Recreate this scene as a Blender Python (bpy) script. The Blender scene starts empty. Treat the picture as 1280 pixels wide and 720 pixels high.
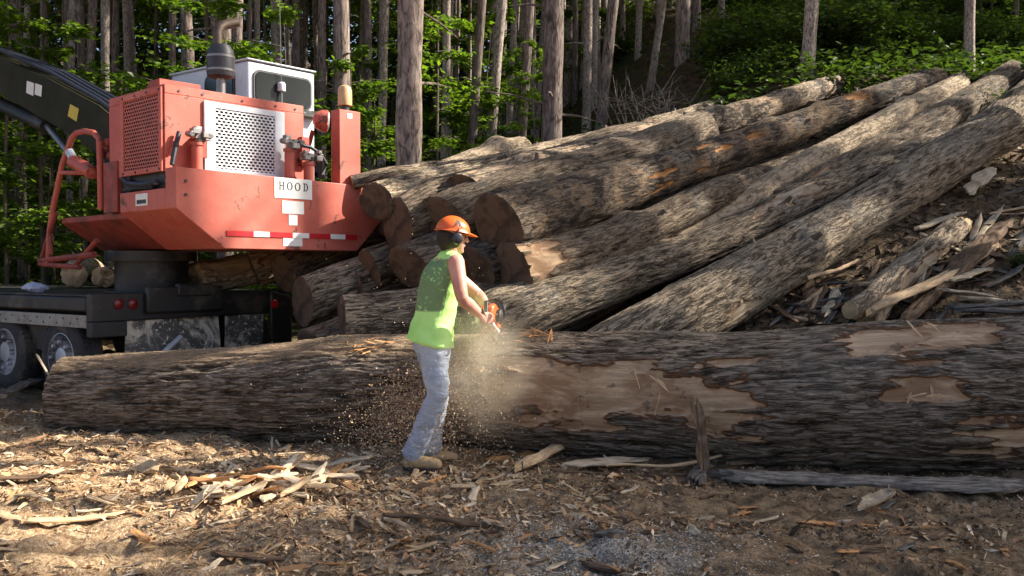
import bpy, math, random
import numpy as np
from mathutils import Vector, Matrix, Quaternion
R = math.radians
scene = bpy.context.scene
COL = scene.collection
# ------------------------------------------------------------------ camera model
FOC = 1108.0; HOR = 335.0; CAMZ = 1.5
PITCH = math.atan((360-HOR)/FOC)
def at(px, py, d):
    """a world point d metres ahead of the camera that the photograph shows at (px, py)"""
    x = (px-640)/FOC; u = (360-py)/FOC
    dy = math.cos(PITCH)+u*math.sin(PITCH); dz = -math.sin(PITCH)+u*math.cos(PITCH)
    return Vector((x*d/dy, d, CAMZ+dz*d/dy))
cam = bpy.data.cameras.new('camera'); co = bpy.data.objects.new('camera', cam); COL.objects.link(co)
cam.lens = 36*FOC/1280; cam.sensor_width = 36; cam.clip_end = 600; cam.clip_start = 0.05
co.location = (0, 0, CAMZ); co.rotation_euler = (math.pi/2-PITCH, 0, 0); scene.camera = co

# ------------------------------------------------------------------ noise
def _h(ix, iy, iz, seed):
    h = (ix.astype(np.int64)*374761393+iy.astype(np.int64)*668265263+iz.astype(np.int64)*2147483647+seed*974634777) & 0xffffffff
    h = ((h ^ (h >> 13))*1274126177) & 0xffffffff
    h = ((h ^ (h >> 16))*2246822519) & 0xffffffff
    return ((h ^ (h >> 15)) & 0xffffff)/float(0xffffff)
def vn(p, seed=0):
    p = np.asarray(p, float); i = np.floor(p).astype(np.int64); f = p-i; f = f*f*(3-2*f)
    x, y, z = i[..., 0], i[..., 1], i[..., 2]; fx, fy, fz = f[..., 0], f[..., 1], f[..., 2]
    r = 0
    for a in (0, 1):
        for b in (0, 1):
            for c in (0, 1):
                r = r+_h(x+a, y+b, z+c, seed)*(fx if a else 1-fx)*(fy if b else 1-fy)*(fz if c else 1-fz)
    return r*2-1
def fbm(p, o=4, seed=0, g=.5):
    p = np.asarray(p, float); r = 0; a = 1
    for k in range(o):
        r = r+a*vn(p*2**k+k*17.3, seed+k); a *= g
    return r
def sst(t):
    t = np.clip(t, 0, 1); return t*t*(3-2*t)
def tz(x, y):
    """large shape of the land: flat yard, bank rising behind the log pile"""
    x = np.asarray(x, float); y = np.asarray(y, float)
    s = .06+.56*sst((x+4.5)/10); y0 = 7.7-.7*sst(x/5)
    t = np.maximum(y-y0, 0); t = t*t/(t+.6)
    a = np.where(t > 7.5, 7.5+.6*(t-7.5), t)
    return s*a+.25*np.maximum(y-38, 0)*(1-.6*sst((x+5)/20))+.06*np.maximum(-14-x, 0)
def gz(x, y):
    x = np.asarray(x, float); y = np.asarray(y, float)
    p = np.stack([x, y, x*0], -1)
    near = sst((14-y)/5)*sst((x+12)/4)
    m = .045*fbm(p*np.array([1.1, 1.9, 1]), 3, 5)+.045*np.abs(fbm(p*3.6, 3, 9))+.012*fbm(p*13, 3, 21)*near
    far = .25*fbm(p*.22, 3, 3)*sst((y-14)/10)
    mound = .20*np.exp(-(((x+4.9)/.9)**2+((y-7.9)/.45)**2))
    hump = .05*np.exp(-(((x+3.2)/1.3)**2+((y-7.2)/.35)**2))
    return tz(x, y)+m+far+mound+hump

# ------------------------------------------------------------------ mesh helpers
def np_mesh(name, V, F, mat=None, parent=None, smooth=True, attrs=None, cols=None):
    """V (n,3); F (m,4) or (m,3) arrays or a list of arrays"""
    me = bpy.data.meshes.new(name)
    V = np.asarray(V, np.float32)
    Fs = F if isinstance(F, list) else [F]
    Fs = [np.asarray(f, np.int32) for f in Fs if len(f)]
    me.vertices.add(len(V)); me.vertices.foreach_set('co', V.ravel())
    nl = sum(f.size for f in Fs); nf = sum(len(f) for f in Fs)
    me.loops.add(nl); me.polygons.add(nf)
    me.loops.foreach_set('vertex_index', np.concatenate([f.ravel() for f in Fs]))
    st = []; c = 0
    for f in Fs:
        st.append(c+np.arange(len(f))*f.shape[1]); c += f.size
    me.polygons.foreach_set('loop_start', np.concatenate(st).astype(np.int32))
    me.polygons.foreach_set('use_smooth', np.full(nf, smooth))
    me.update(calc_edges=True); me.validate()
    for k, v in (attrs or {}).items():
        v = np.asarray(v, np.float32)
        if v.ndim == 2:
            a = me.attributes.new(k, 'FLOAT_VECTOR', 'POINT'); a.data.foreach_set('vector', v.ravel())
        else:
            a = me.attributes.new(k, 'FLOAT', 'POINT'); a.data.foreach_set('value', v)
    if cols is not None:
        a = me.color_attributes.new('Col', 'FLOAT_COLOR', 'POINT')
        cc = np.ones((len(V), 4), np.float32); cc[:, :3] = cols; a.data.foreach_set('color', cc.ravel())
    if mat: me.materials.append(mat)
    o = bpy.data.objects.new(name, me); COL.objects.link(o)
    if parent: o.parent = parent
    return o
def grid_faces(n, m, wrap=False):
    """faces of an n x m vertex grid; wrap closes the second direction"""
    i = np.arange(n-1)[:, None]; j = np.arange(m if wrap else m-1)[None, :]
    j2 = (j+1) % m
    return np.stack([i*m+j, i*m+j2, (i+1)*m+j2, (i+1)*m+j], -1).reshape(-1, 4)
def frame(t, side=(0, 0, 1)):
    t = Vector(t).normalized(); s = Vector(side); w = s-t*s.dot(t)
    if w.length < 1e-4: w = t.orthogonal()
    w.normalize(); return t, w, t.cross(w)
class MB:
    def __init__(s): s.v = []; s.f = []
    def add(s, vs, fs):
        b = len(s.v); s.v += [tuple(v) for v in vs]; s.f += [tuple(i+b for i in f) for f in fs]; return s
    def box(s, lo, hi, M=None):
        x0, y0, z0 = lo; x1, y1, z1 = hi
        vs = [Vector(p) for p in ((x0, y0, z0), (x1, y0, z0), (x1, y1, z0), (x0, y1, z0), (x0, y0, z1), (x1, y0, z1), (x1, y1, z1), (x0, y1, z1))]
        if M: vs = [M @ v for v in vs]
        return s.add(vs, [(3, 2, 1, 0), (4, 5, 6, 7), (0, 1, 5, 4), (1, 2, 6, 5), (2, 3, 7, 6), (3, 0, 4, 7)])
    def prism(s, poly, axis, t0, t1):
        """poly: 2-D outline; axis 0: (y,z), 1: (x,z), 2: (x,y)"""
        def mk(p, t):
            return (t, p[0], p[1]) if axis == 0 else (p[0], t, p[1]) if axis == 1 else (p[0], p[1], t)
        n = len(poly); vs = [mk(p, t0) for p in poly]+[mk(p, t1) for p in poly]
        fs = [(i, (i+1) % n, n+(i+1) % n, n+i) for i in range(n)]+[tuple(range(n))[::-1], tuple(range(n, 2*n))]
        return s.add(vs, fs)
    def tube(s, pts, r, seg=12, side=(0, 0, 1), cap=True):
        pts = [Vector(p) for p in pts]; n = len(pts)
        rs = r if isinstance(r, (list, tuple)) else [r]*n
        vs = []
        for i, p in enumerate(pts):
            t = (pts[min(i+1, n-1)]-pts[max(i-1, 0)])
            t, w, q = frame(t, side); rr = rs[i]; a, b = rr if isinstance(rr, (tuple, list)) else (rr, rr)
            for k in range(seg):
                an = 2*math.pi*k/seg; vs.append(p+w*(a*math.cos(an))+q*(b*math.sin(an)))
        fs = [(i*seg+k, i*seg+(k+1) % seg, (i+1)*seg+(k+1) % seg, (i+1)*seg+k) for i in range(n-1) for k in range(seg)]
        if cap: fs += [tuple(range(seg))[::-1], tuple(range((n-1)*seg, n*seg))]
        return s.add(vs, fs)
    def lathe(s, prof, o, axis=(0, 0, 1), seg=24):
        """prof: (radius, height) pairs along axis"""
        t, w, q = frame(axis, (1, 0, .01)); o = Vector(o); vs = []
        for r, h in prof:
            for k in range(seg):
                an = 2*math.pi*k/seg; vs.append(o+t*h+(w*math.cos(an)+q*math.sin(an))*max(r, 1e-4))
        n = len(prof)
        fs = [(i*seg+k, i*seg+(k+1) % seg, (i+1)*seg+(k+1) % seg, (i+1)*seg+k) for i in range(n-1) for k in range(seg)]
        fs += [tuple(range(seg))[::-1], tuple(range((n-1)*seg, n*seg))]
        return s.add(vs, fs)
    def ball(s, c, r, n=10):
        c = Vector(c); rx, ry, rz = r if isinstance(r, (tuple, list)) else (r, r, r); vs = []; 
        for i in range(n+1):
            th = math.pi*i/n
            for k in range(2*n):
                ph = math.pi*k/n; vs.append(c+Vector((rx*math.sin(th)*math.cos(ph), ry*math.sin(th)*math.sin(ph), rz*math.cos(th))))
        m = 2*n
        return s.add(vs, [(i*m+k, (i+1)*m+k, (i+1)*m+(k+1) % m, i*m+(k+1) % m) for i in range(n) for k in range(m)])
    def obj(s, name, mat, parent=None, smooth=False, bevel=0, angle=35):
        me = bpy.data.meshes.new(name); me.from_pydata(s.v, [], s.f); me.validate(); me.update()
        import bmesh
        bm = bmesh.new(); bm.from_mesh(me); bmesh.ops.recalc_face_normals(bm, faces=bm.faces); bm.to_mesh(me); bm.free()
        me.materials.append(mat)
        if smooth or bevel:
            me.polygons.foreach_set('use_smooth', [True]*len(me.polygons))
            me.set_sharp_from_angle(angle=R(angle))
        o = bpy.data.objects.new(name, me); COL.objects.link(o)
        if parent: o.parent = parent
        if bevel:
            m = o.modifiers.new('bevel', 'BEVEL'); m.width = bevel; m.segments = 2; m.limit_method = 'ANGLE'; m.angle_limit = R(30)
        return o
def remeshed(mb, name, voxel, it, mat, parent=None, f=.5):
    me = bpy.data.meshes.new('tmp'); me.from_pydata(mb.v, [], mb.f)
    import bmesh
    bm = bmesh.new(); bm.from_mesh(me); bmesh.ops.recalc_face_normals(bm, faces=bm.faces); bm.to_mesh(me); bm.free()
    o = bpy.data.objects.new('tmp', me); COL.objects.link(o)
    m = o.modifiers.new('r', 'REMESH'); m.mode = 'VOXEL'; m.voxel_size = voxel; m.use_smooth_shade = True
    if it:
        m = o.modifiers.new('s', 'SMOOTH'); m.factor = f; m.iterations = it
    dg = bpy.context.evaluated_depsgraph_get(); dg.update()
    nm = bpy.data.meshes.new_from_object(o.evaluated_get(dg)); nm.name = name
    bpy.data.objects.remove(o); nm.materials.clear(); nm.materials.append(mat)
    nm.polygons.foreach_set('use_smooth', [True]*len(nm.polygons))
    ob = bpy.data.objects.new(name, nm); COL.objects.link(ob)
    if parent: ob.parent = parent
    return ob
def tag(o, label=None, cat=None, group=None, kind=None):
    if label: o['label'] = label
    if cat: o['category'] = cat
    if group: o['group'] = group
    if kind: o['kind'] = kind
    return o
def thing(name, label, cat, loc=(0, 0, 0), rz=0, group=None):
    o = bpy.data.objects.new(name, None); COL.objects.link(o); o.empty_display_size = .2
    o.location = loc; o.rotation_euler = (0, 0, rz)
    return tag(o, label, cat, group)

# ------------------------------------------------------------------ materials
class NT:
    def __init__(s, name):
        s.m = bpy.data.materials.new(name); s.m.use_nodes = True; s.t = s.m.node_tree
        s.b = s.t.nodes['Principled BSDF']; s.out = s.t.nodes['Material Output']
    def n(s, ty, props=None, **inp):
        n = s.t.nodes.new('ShaderNode'+ty)
        for k, v in (props or {}).items(): setattr(n, k, v)
        for k, v in inp.items():
            k = k.replace('_', ' ')
            if k.startswith('i') and k[1:].isdigit(): k = int(k[1:])
            s.set(n.inputs[k], v)
        return n
    def set(s, sock, v):
        if isinstance(v, bpy.types.NodeSocket): s.t.links.new(v, sock)
        elif isinstance(v, bpy.types.Node): s.t.links.new(v.outputs[0], sock)
        elif sock.type == 'RGBA' and isinstance(v, (tuple, list)) and len(v) == 3: sock.default_value = (*v, 1)
        else: sock.default_value = v
    def math(s, op, a, b=0., c=0., clamp=False):
        n = s.n('Math', {'operation': op, 'use_clamp': clamp}); s.set(n.inputs[0], a); s.set(n.inputs[1], b); s.set(n.inputs[2], c); return n.outputs[0]
    def mix(s, f, a, b, mode='MIX'):
        n = s.n('Mix', {'data_type': 'RGBA', 'blend_type': mode}); s.set(n.inputs[0], f); s.set(n.inputs[6], a); s.set(n.inputs[7], b); return n.outputs[2]
    def vscale(s, v, sc):
        return s.n('Mapping', None, Vector=v, Scale=sc).outputs[0]
    def noise(s, v, scale, detail=4, rough=.55, dist=0.):
        return s.n('TexNoise', None, Vector=v, Scale=scale, Detail=detail, Roughness=rough, Distortion=dist).outputs[0]
    def ramp(s, f, stops, interp='LINEAR'):
        n = s.n('ValToRGB'); s.set(n.inputs[0], f); e = n.color_ramp; e.interpolation = interp
        while len(e.elements) < len(stops): e.elements.new(.5)
        for q, (p, c) in zip(e.elements, stops):
            q.position = p; q.color = (*c, 1) if not isinstance(c, (int, float)) else (c, c, c, 1)
        return n.outputs[0]
    def sm(s, v, a, b):
        return s.n('MapRange', {'interpolation_type': 'SMOOTHSTEP'}, Value=v, From_Min=a, From_Max=b).outputs[0]
    def bump(s, h, st, dist, nrm=None):
        n = s.n('Bump', None, Strength=st, Distance=dist, Height=h)
        if nrm: s.set(n.inputs['Normal'], nrm)
        return n.outputs[0]
    def fin(s, color=None, rough=None, normal=None, **k):
        if color is not None: s.set(s.b.inputs['Base Color'], color)
        if rough is not None: s.set(s.b.inputs['Roughness'], rough)
        if normal is not None: s.set(s.b.inputs['Normal'], normal)
        for a, v in k.items(): s.set(s.b.inputs[a.replace('_', ' ')], v)
        return s.m
    def obj(s): return s.n('TexCoord').outputs['Object']
    def pos(s): return s.n('NewGeometry').outputs['Position']
    def rnd(s): return s.n('ObjectInfo').outputs['Random']

def bark(name, dark, mid, light, sx=1.4, sc=26, lich=.35, wood=(.43, .27, .14), bumpd=.012, mott=None):
    t = NT(name); v = t.n('Attribute', {'attribute_name': 'bk'}).outputs['Vector']
    off = t.n('VectorMath', {'operation': 'ADD'}, i0=v, i1=t.n('CombineXYZ', None, X=t.math('MULTIPLY', t.rnd(), 37.)).outputs[0]).outputs[0]
    wv = t.n('VectorMath', {'operation': 'ADD'}, i0=off, i1=t.vscale(t.n('TexNoise', None, Vector=off, Scale=5.).outputs[1], (.10, .035, .035))).outputs[0]
    nA = t.noise(t.vscale(wv, (sx, sc, sc)), 1., 3, .55); nB = t.noise(t.vscale(wv, (sx*2.6, sc*2.3, sc*2.3)), 1., 3, .6)
    crA = t.sm(t.math('ABSOLUTE', t.math('SUBTRACT', nA, .5)), .0, .075); crB = t.sm(t.math('ABSOLUTE', t.math('SUBTRACT', nB, .5)), .0, .07)
    n1 = t.noise(off, 55, 6, .68); n2 = t.noise(off, 1.7, 4, .6); n3 = t.noise(off, 9, 6, .65)
    ridge = t.n('Attribute', {'attribute_name': 'hh'}).outputs['Fac']
    h = t.math('ADD', t.math('ADD', t.math('MULTIPLY', crA, .62), t.math('MULTIPLY', crB, .22)), t.math('MULTIPLY', n1, .25))
    hq = t.math('ADD', t.math('MULTIPLY', h, .56), t.math('MULTIPLY', t.math('SUBTRACT', ridge, .25), .62))
    hq = t.math('ADD', hq, t.math('MULTIPLY', t.math('SUBTRACT', n3, .5), .35))
    c = t.ramp(hq, [(.22, dark), (.55, mid), (.92, light)])
    c = t.mix(t.math('MULTIPLY', t.sm(n2, .52, .72), lich), c, (.30, .30, .27))
    if mott:
        n4 = t.noise(t.vscale(off, (.8, 1, 1)), 3.3, 5, .65, .4)
        c = t.mix(t.math('MULTIPLY', t.sm(n4, .53, .59), .85), c, t.mix(n1, mott[0], tuple(q*1.3 for q in mott[0]))); c = t.mix(t.math('MULTIPLY', t.sm(n4, .46, .41), .85), c, mott[1])
    c = t.mix(.55, c, t.mix(1., c, t.ramp(t.rnd(), [(0, (.75, .72, .7)), (.5, (1, .97, .92)), (1, (1.15, 1.1, 1.05))]), 'MULTIPLY'))
    pe = t.n('Attribute', {'attribute_name': 'peel'}).outputs['Fac']
    pm = t.sm(pe, .45, .55)
    ws = t.noise(t.vscale(off, (.06, 1, 1)), 40, 5, .6); wb = t.noise(t.vscale(off, (.5, 1, 1)), 5, 6, .68, .8)
    wc = t.mix(t.sm(ws, .35, .7), tuple(x*.66 for x in wood), wood)
    wc = t.mix(t.math('MULTIPLY', t.sm(wb, .40, .60), .85), wc, (wood[0]*.42, wood[1]*.33, wood[2]*.28))
    wc = t.mix(t.math('MULTIPLY', t.sm(n3, .60, .66), .7), wc, mid)
    rub = t.n('Attribute', {'attribute_name': 'rub'}).outputs['Fac']  # tan band along the log top: sunlit strip painted over rubbed bark
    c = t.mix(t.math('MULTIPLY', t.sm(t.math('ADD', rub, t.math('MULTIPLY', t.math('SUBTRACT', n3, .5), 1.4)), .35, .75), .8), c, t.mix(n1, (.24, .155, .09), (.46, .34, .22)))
    c = t.mix(t.sm(pe, .12, .3), c, t.mix(n1, (.10, .05, .028), (.26, .14, .075)))
    c = t.mix(pm, c, wc)
    hb = t.math('MULTIPLY', t.math('ADD', h, t.math('MULTIPLY', n3, .5)), t.math('SUBTRACT', 1.05, pm))
    hb = t.math('ADD', hb, t.math('MULTIPLY', ws, .1))
    return t.fin(c, .88, t.bump(hb, 1., bumpd), Specular_IOR_Level=.25)
M = {}
M['bark_big'] = bark('bark_furrowed', (.020, .014, .010), (.105, .078, .056), (.27, .22, .175), 3.8, 33, .22, (.54, .385, .25), .022)
M['bark_grey'] = bark('bark_grey', (.025, .02, .016), (.145, .112, .078), (.42, .335, .24), 4.6, 30, .35, (.52, .42, .30), .02)
M['bark_dark'] = bark('bark_dark', (.014, .011, .009), (.07, .052, .04), (.2, .155, .115), 4.6, 30, .2, (.50, .27, .11), .016)
M['bark_spot'] = bark('bark_dark_spotted', (.014, .011, .009), (.075, .056, .042), (.22, .17, .125), 4.6, 30, .25, (.52, .27, .10), .016, ((.24, .165, .10), (.03, .025, .022)))
M['bark_pale'] = bark('bark_pale_smooth', (.08, .06, .04), (.22, .17, .115), (.40, .32, .23), 6, 12, .2, (.45, .33, .2), .006)
M['bark_mott'] = bark('bark_mottled', (.025, .02, .016), (.13, .10, .075), (.38, .295, .21), 6, 22, .3, (.5, .36, .24), .014, ((.42, .30, .20), (.04, .034, .03)))
M['bark_under'] = bark('bark_under_pile', (.022, .016, .012), (.11, .08, .056), (.25, .195, .14), 4.6, 30, .25, (.42, .29, .18), .016)

def endgrain(name, c0, c1, dirt):
    t = NT(name); v = t.n('Attribute', {'attribute_name': 'bk'}).outputs['Vector']
    rr = t.n('VectorMath', {'operation': 'LENGTH'}, i0=v).outputs['Value']
    w = t.math('SINE', t.math('ADD', t.math('MULTIPLY', rr, 300.), t.math('MULTIPLY', t.noise(v, 6, 3), 16.)))
    c = t.mix(t.sm(w, -1, 1), c0, c1)
    n = t.noise(v, 5, 5, .65, .5)
    c = t.mix(t.math('MULTIPLY', t.sm(n, .42, .62), dirt), c, tuple(x*.35 for x in c0))
    return t.fin(c, .9, t.bump(t.math('ADD', n, t.math('MULTIPLY', w, .1)), .6, .01))
M['end_dark'] = endgrain('cut_end_weathered', (.085, .054, .034), (.12, .078, .05), .8)
M['end_pale'] = endgrain('cut_end_fresh', (.40, .27, .15), (.52, .36, .2), .35)

def plain(name, col, rough=.6, metal=0, var=.25, vs=6, bumpd=0, dirt=None, spec=.5):
    t = NT(name); o = t.obj(); n = t.noise(o, vs, 5, .6)
    c = t.mix(t.math('MULTIPLY', t.sm(n, .35, .7), var), col, tuple(x*.45 for x in col))
    if dirt: c = t.mix(t.math('MULTIPLY', t.sm(t.noise(o, vs*.4, 6, .7), .5, .62), dirt[1]), c, dirt[0])
    rr = t.math('ADD', rough, t.math('MULTIPLY', t.math('SUBTRACT', n, .5), .3))
    return t.fin(c, rr, t.bump(t.noise(o, vs*5, 4), .4, bumpd) if bumpd else None, Metallic=metal, Specular_IOR_Level=spec)
def paint_red():
    t = NT('faded_red_paint'); o = t.obj()
    n = t.noise(o, 1.6, 5, .6); n2 = t.noise(o, 14, 6, .65); n3 = t.noise(o, 3.2, 7, .75, .3)
    c = t.mix(t.sm(n, .35, .7), (.45, .085, .056), (.53, .145, .105))
    c = t.mix(t.math('MULTIPLY', t.sm(n2, .55, .75), .35), c, (.30, .07, .045))
    c = t.mix(t.math('MULTIPLY', t.sm(n3, .585, .62), .85), c, (.075, .038, .026)); c = t.mix(t.math('MULTIPLY', t.sm(t.noise(o, 45, 4, .7), .66, .70), .6), c, (.55, .45, .4)); c = t.mix(t.math('MULTIPLY', t.sm(t.noise(o, .9, 5, .6), .45, .7), .4), c, (.24, .085, .055))
    c = t.mix(t.math('MULTIPLY', t.sm(t.noise(t.vscale(o, (3, 3, .25)), 4, 5, .6), .56, .75), .35), c, (.17, .07, .045))
    return t.fin(c, t.math('ADD', .42, t.math('MULTIPLY', n2, .25)), t.bump(t.math('ADD', n2, t.math('MULTIPLY', n, 2.)), .25, .006))
M['red'] = paint_red()
M['red_dark'] = plain('old_red_paint', (.33, .06, .04), .6, 0, .6, 5, .004, ((.06, .035, .025), .6))
M['black'] = plain('black_painted_steel', (.018, .018, .02), .5, 0, .3, 4, .003, ((.13, .105, .08), .5))
M['tyre'] = plain('tyre_rubber', (.035, .034, .036), .85, 0, .3, 8, .004, ((.13, .11, .085), .5))
M['rim'] = plain('wheel_rim_steel', (.48, .5, .55), .5, .3, .4, 5, 0, ((.2, .17, .13), .4))
M['rail'] = plain('grey_steel_rail', (.33, .32, .29), .6, .2, .4, 9, .002, ((.14, .11, .08), .5))
M['white'] = plain('white_cab_paint', (.66, .70, .76), .4, 0, .18, 3, 0, ((.3, .28, .25), .25))
M['steel'] = plain('bare_steel', (.28, .27, .27), .42, .8, .4, 8)
M['soot'] = plain('sooty_steel', (.06, .06, .068), .5, .4, .5, 10, .002)
M['pipe'] = plain('heat_stained_pipe', (.13, .10, .075), .5, .6, .5, 8)
M['olive'] = plain('olive_black_boom_paint', (.026, .026, .014), .7, 0, .35, 2, .002, ((.07, .06, .04), .3), .15)
M['dkblue'] = plain('black_rubber_hose', (.022, .024, .035), .5, 0, .3, 10)
M['glass'] = plain('dark_cab_glass', (.018, .022, .022), .12, 0, .2, 2)
M['amber'] = plain('cream_beacon_lens', (.62, .40, .2), .35, 0, .4, 9)
M['redlens'] = NT('red_tail_lens').fin((.62, .012, .02), .2)
M['dimlens'] = NT('dim_red_lens').fin((.14, .01, .012), .3)
M['lamp'] = plain('lamp_glass', (.5, .55, .62), .15, .2, .3, 12)
M['sticker'] = plain('white_sticker', (.78, .78, .75), .5, 0, .1, 20)
M['yellow'] = plain('yellow_sticker', (.62, .47, .03), .5, 0, .2, 20)
M['ink'] = NT('black_lettering').fin((.03, .03, .04), .6)
M['tapered'] = plain('red_reflective_tape', (.52, .012, .02), .4, 0, .3, 9)
M['wood'] = None
def splat():
    t = NT('mud_splashed_flap'); o = t.obj()
    n = t.noise(o, 3, 6, .7, 1.); n2 = t.noise(o, 26, 3, .5)
    c = t.mix(t.sm(n, .45, .62), (.10, .095, .09), (.66, .60, .5)); c = t.mix(t.sm(n2, .60, .65), c, (.7, .66, .58))
    return t.fin(c, .75, t.bump(n, .5, .01))
M['splat'] = splat()
def perforated(name, col, ax, px_, pz, hx, hz):
    """sheet metal with staggered oval holes really open (transparent) in the sheet"""
    t = NT(name); o = t.n('SeparateXYZ', None, Vector=t.obj())
    x, z = o.outputs[ax], o.outputs[2]
    zz = t.math('DIVIDE', z, pz); row = t.math('FLOOR', zz)
    xx = t.math('ADD', t.math('DIVIDE', x, px_), t.math('MULTIPLY', t.math('MODULO', t.math('ADD', row, 1000.), 2.), .5))
    fx = t.math('DIVIDE', t.math('SUBTRACT', t.math('FRACT', xx), .5), hx/px_); fz = t.math('DIVIDE', t.math('SUBTRACT', t.math('FRACT', zz), .5), hz/pz)
    r = t.math('ADD', t.math('POWER', t.math('ABSOLUTE', fx), 2.4), t.math('POWER', t.math('ABSOLUTE', fz), 2.4))
    hole = t.math('LESS_THAN', r, 1.)
    n = t.noise(t.obj(), 4, 5, .6)
    t.fin(t.mix(t.math('MULTIPLY', t.sm(n, .4, .75), .35), col, tuple(c*.4 for c in col)), .5)
    tr = t.n('BsdfTransparent'); mx = t.n('MixShader'); t.set(mx.inputs[0], hole); t.set(mx.inputs[1], t.b.outputs[0]); t.set(mx.inputs[2], tr.outputs[0])
    t.t.links.new(mx.outputs[0], t.out.inputs[0]); return t.m
M['perf_white'] = perforated('white_perforated_sheet', (.72, .74, .78), 0, .052, .032, .0205, .0115)
M['perf_red'] = perforated('red_perforated_sheet', (.45, .10, .065), 1, .048, .036, .018, .0125)

def leafmat(name, c0, c1, tr=.35):
    t = NT(name); a = t.n('VertexColor', {'layer_name': 'Col'}).outputs[0]
    c = t.mix(t.rnd(), c0, c1); c = t.mix(1., c, a, 'MULTIPLY')
    d = t.n('BsdfDiffuse', None, Color=c); tl = t.n('BsdfTranslucent', None, Color=t.mix(1., c, (1.3, 1.5, .5), 'MULTIPLY')); g = t.n('BsdfGlossy', None, Roughness=.45, Color=(.5, .5, .5))
    m1 = t.n('MixShader'); t.set(m1.inputs[0], tr); t.set(m1.inputs[1], d.outputs[0]); t.set(m1.inputs[2], tl.outputs[0])
    m2 = t.n('MixShader'); t.set(m2.inputs[0], .05); t.set(m2.inputs[1], m1.outputs[0]); t.set(m2.inputs[2], g.outputs[0])
    t.t.links.new(m2.outputs[0], t.out.inputs[0]); return t.m
M['leaf'] = leafmat('maple_leaf', (.08, .15, .022), (.13, .21, .03), .5)
M['leaf_far'] = leafmat('far_foliage', (.075, .115, .03), (.075, .115, .03), .4)
M['leaf2'] = leafmat('shrub_leaf', (.048, .085, .026), (.075, .125, .032), .35)
M['needle'] = leafmat('pine_needles', (.03, .06, .018), (.045, .08, .02), .2)
def trunkmat(name, dark, light, sz=.22, sc=9, bd=.02):
    t = NT(name); o = t.obj(); o2 = t.n('VectorMath', {'operation': 'ADD'}, i0=o, i1=t.n('CombineXYZ', None, Z=t.math('MULTIPLY', t.rnd(), 50.)).outputs[0]).outputs[0]
    a = t.math('SUBTRACT', t.noise(t.vscale(o2, (1, 1, sz)), sc*2, 7, .7, .5), t.math('MULTIPLY', t.sm(t.n('TexVoronoi', {'feature': 'DISTANCE_TO_EDGE'}, Vector=t.vscale(o2, (1, 1, sz*.8)), Scale=sc*1.6).outputs[0], .12, .0), .09)); b = t.noise(o2, 1.2, 4, .6)
    c = t.ramp(a, [(.36, dark), (.52, tuple((x+y)/2 for x, y in zip(dark, light))), (.68, light)])
    c = t.mix(t.math('MULTIPLY', t.sm(b, .45, .65), .4), c, (.15, .12, .11))
    c = t.mix(1., c, t.ramp(t.rnd(), [(0, (.7, .68, .68)), (1, (1.15, 1.1, 1.1))]), 'MULTIPLY')
    return t.fin(c, .9, t.bump(a, .9, bd), Specular_IOR_Level=.2)
M['pinebark'] = trunkmat('pine_trunk_bark', (.065, .05, .043), (.40, .335, .29))
M['greybark'] = trunkmat('grey_trunk_bark', (.10, .085, .07), (.60, .53, .45), .5, 12, .008)
M['twig'] = plain('twig_bark', (.11, .085, .06), .9, 0, .5, 10)

def ground_mat():
    t = NT('yard_dirt_and_forest_floor'); p = t.pos(); s = t.n('SeparateXYZ', None, Vector=p); x, y = s.outputs[0], s.outputs[1]
    n1 = t.noise(p, .9, 5, .6); n2 = t.noise(p, 7, 6, .65, .3); n3 = t.noise(p, 38, 5, .65); n4 = t.noise(t.vscale(p, (1, 2.2, 1)), 3, 5, .6, .6)
    dirt = t.mix(t.sm(n2, .35, .68), (.115, .074, .042), (.37, .25, .145))
    dirt = t.mix(t.math('MULTIPLY', t.sm(n3, .5, .72), .6), dirt, (.38, .28, .185))
    # shredded wood fibre, thick at the left of the yard
    left = t.sm(t.math('ADD', x, t.math('MULTIPLY', n1, 2.)), 2.4, .2)
    f = t.math('MULTIPLY', t.sm(t.math('ADD', n4, t.math('MULTIPLY', left, .14)), .50, .64), t.math('ADD', .25, t.math('MULTIPLY', left, .75)))
    fib = t.mix(t.sm(n3, .35, .7), (.32, .20, .11), (.62, .46, .29))
    c = t.mix(f, dirt, fib)
    # pale sawdust dust patch by the camera
    v = t.n('VectorMath', {'operation': 'MULTIPLY'}, i0=t.n('VectorMath', {'operation': 'SUBTRACT'}, i0=p, i1=(.42, 4.55, 0)).outputs[0], i1=(1.5, 1.9, 0)).outputs[0]
    dd = t.math('ADD', t.n('VectorMath', {'operation': 'LENGTH'}, i0=v).outputs['Value'], t.math('MULTIPLY', t.math('SUBTRACT', n2, .5), 1.6))
    c = t.mix(t.math('MULTIPLY', t.sm(dd, 1.15, .55), t.math('ADD', .35, t.math('MULTIPLY', t.sm(n3, .4, .6), .5))), c, (.42, .37, .30))
    # forest litter beyond
    z = s.outputs[2]
    fm = t.sm(t.math('ADD', y, t.math('MULTIPLY', n1, 2.)), 13, 15.5)
    lit = t.mix(t.sm(n2, .35, .65), (.035, .026, .016), (.12, .075, .04)); lit = t.mix(t.math('MULTIPLY', t.sm(n1, .5, .62), .7), lit, (.035, .06, .015))
    bankm = t.math('MULTIPLY', t.sm(y, 7.6, 8.6), .6)
    c = t.mix(bankm, c, t.mix(t.sm(n2, .4, .7), (.035, .027, .02), (.12, .085, .055)))
    c = t.mix(fm, c, lit)
    h = t.math('ADD', t.math('MULTIPLY', n2, .6), t.math('ADD', t.math('MULTIPLY', n3, .35), t.math('MULTIPLY', n4, .5)))
    return t.fin(c, .95, t.bump(h, 1., .09), Specular_IOR_Level=.15)
M['ground'] = ground_mat()
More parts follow.
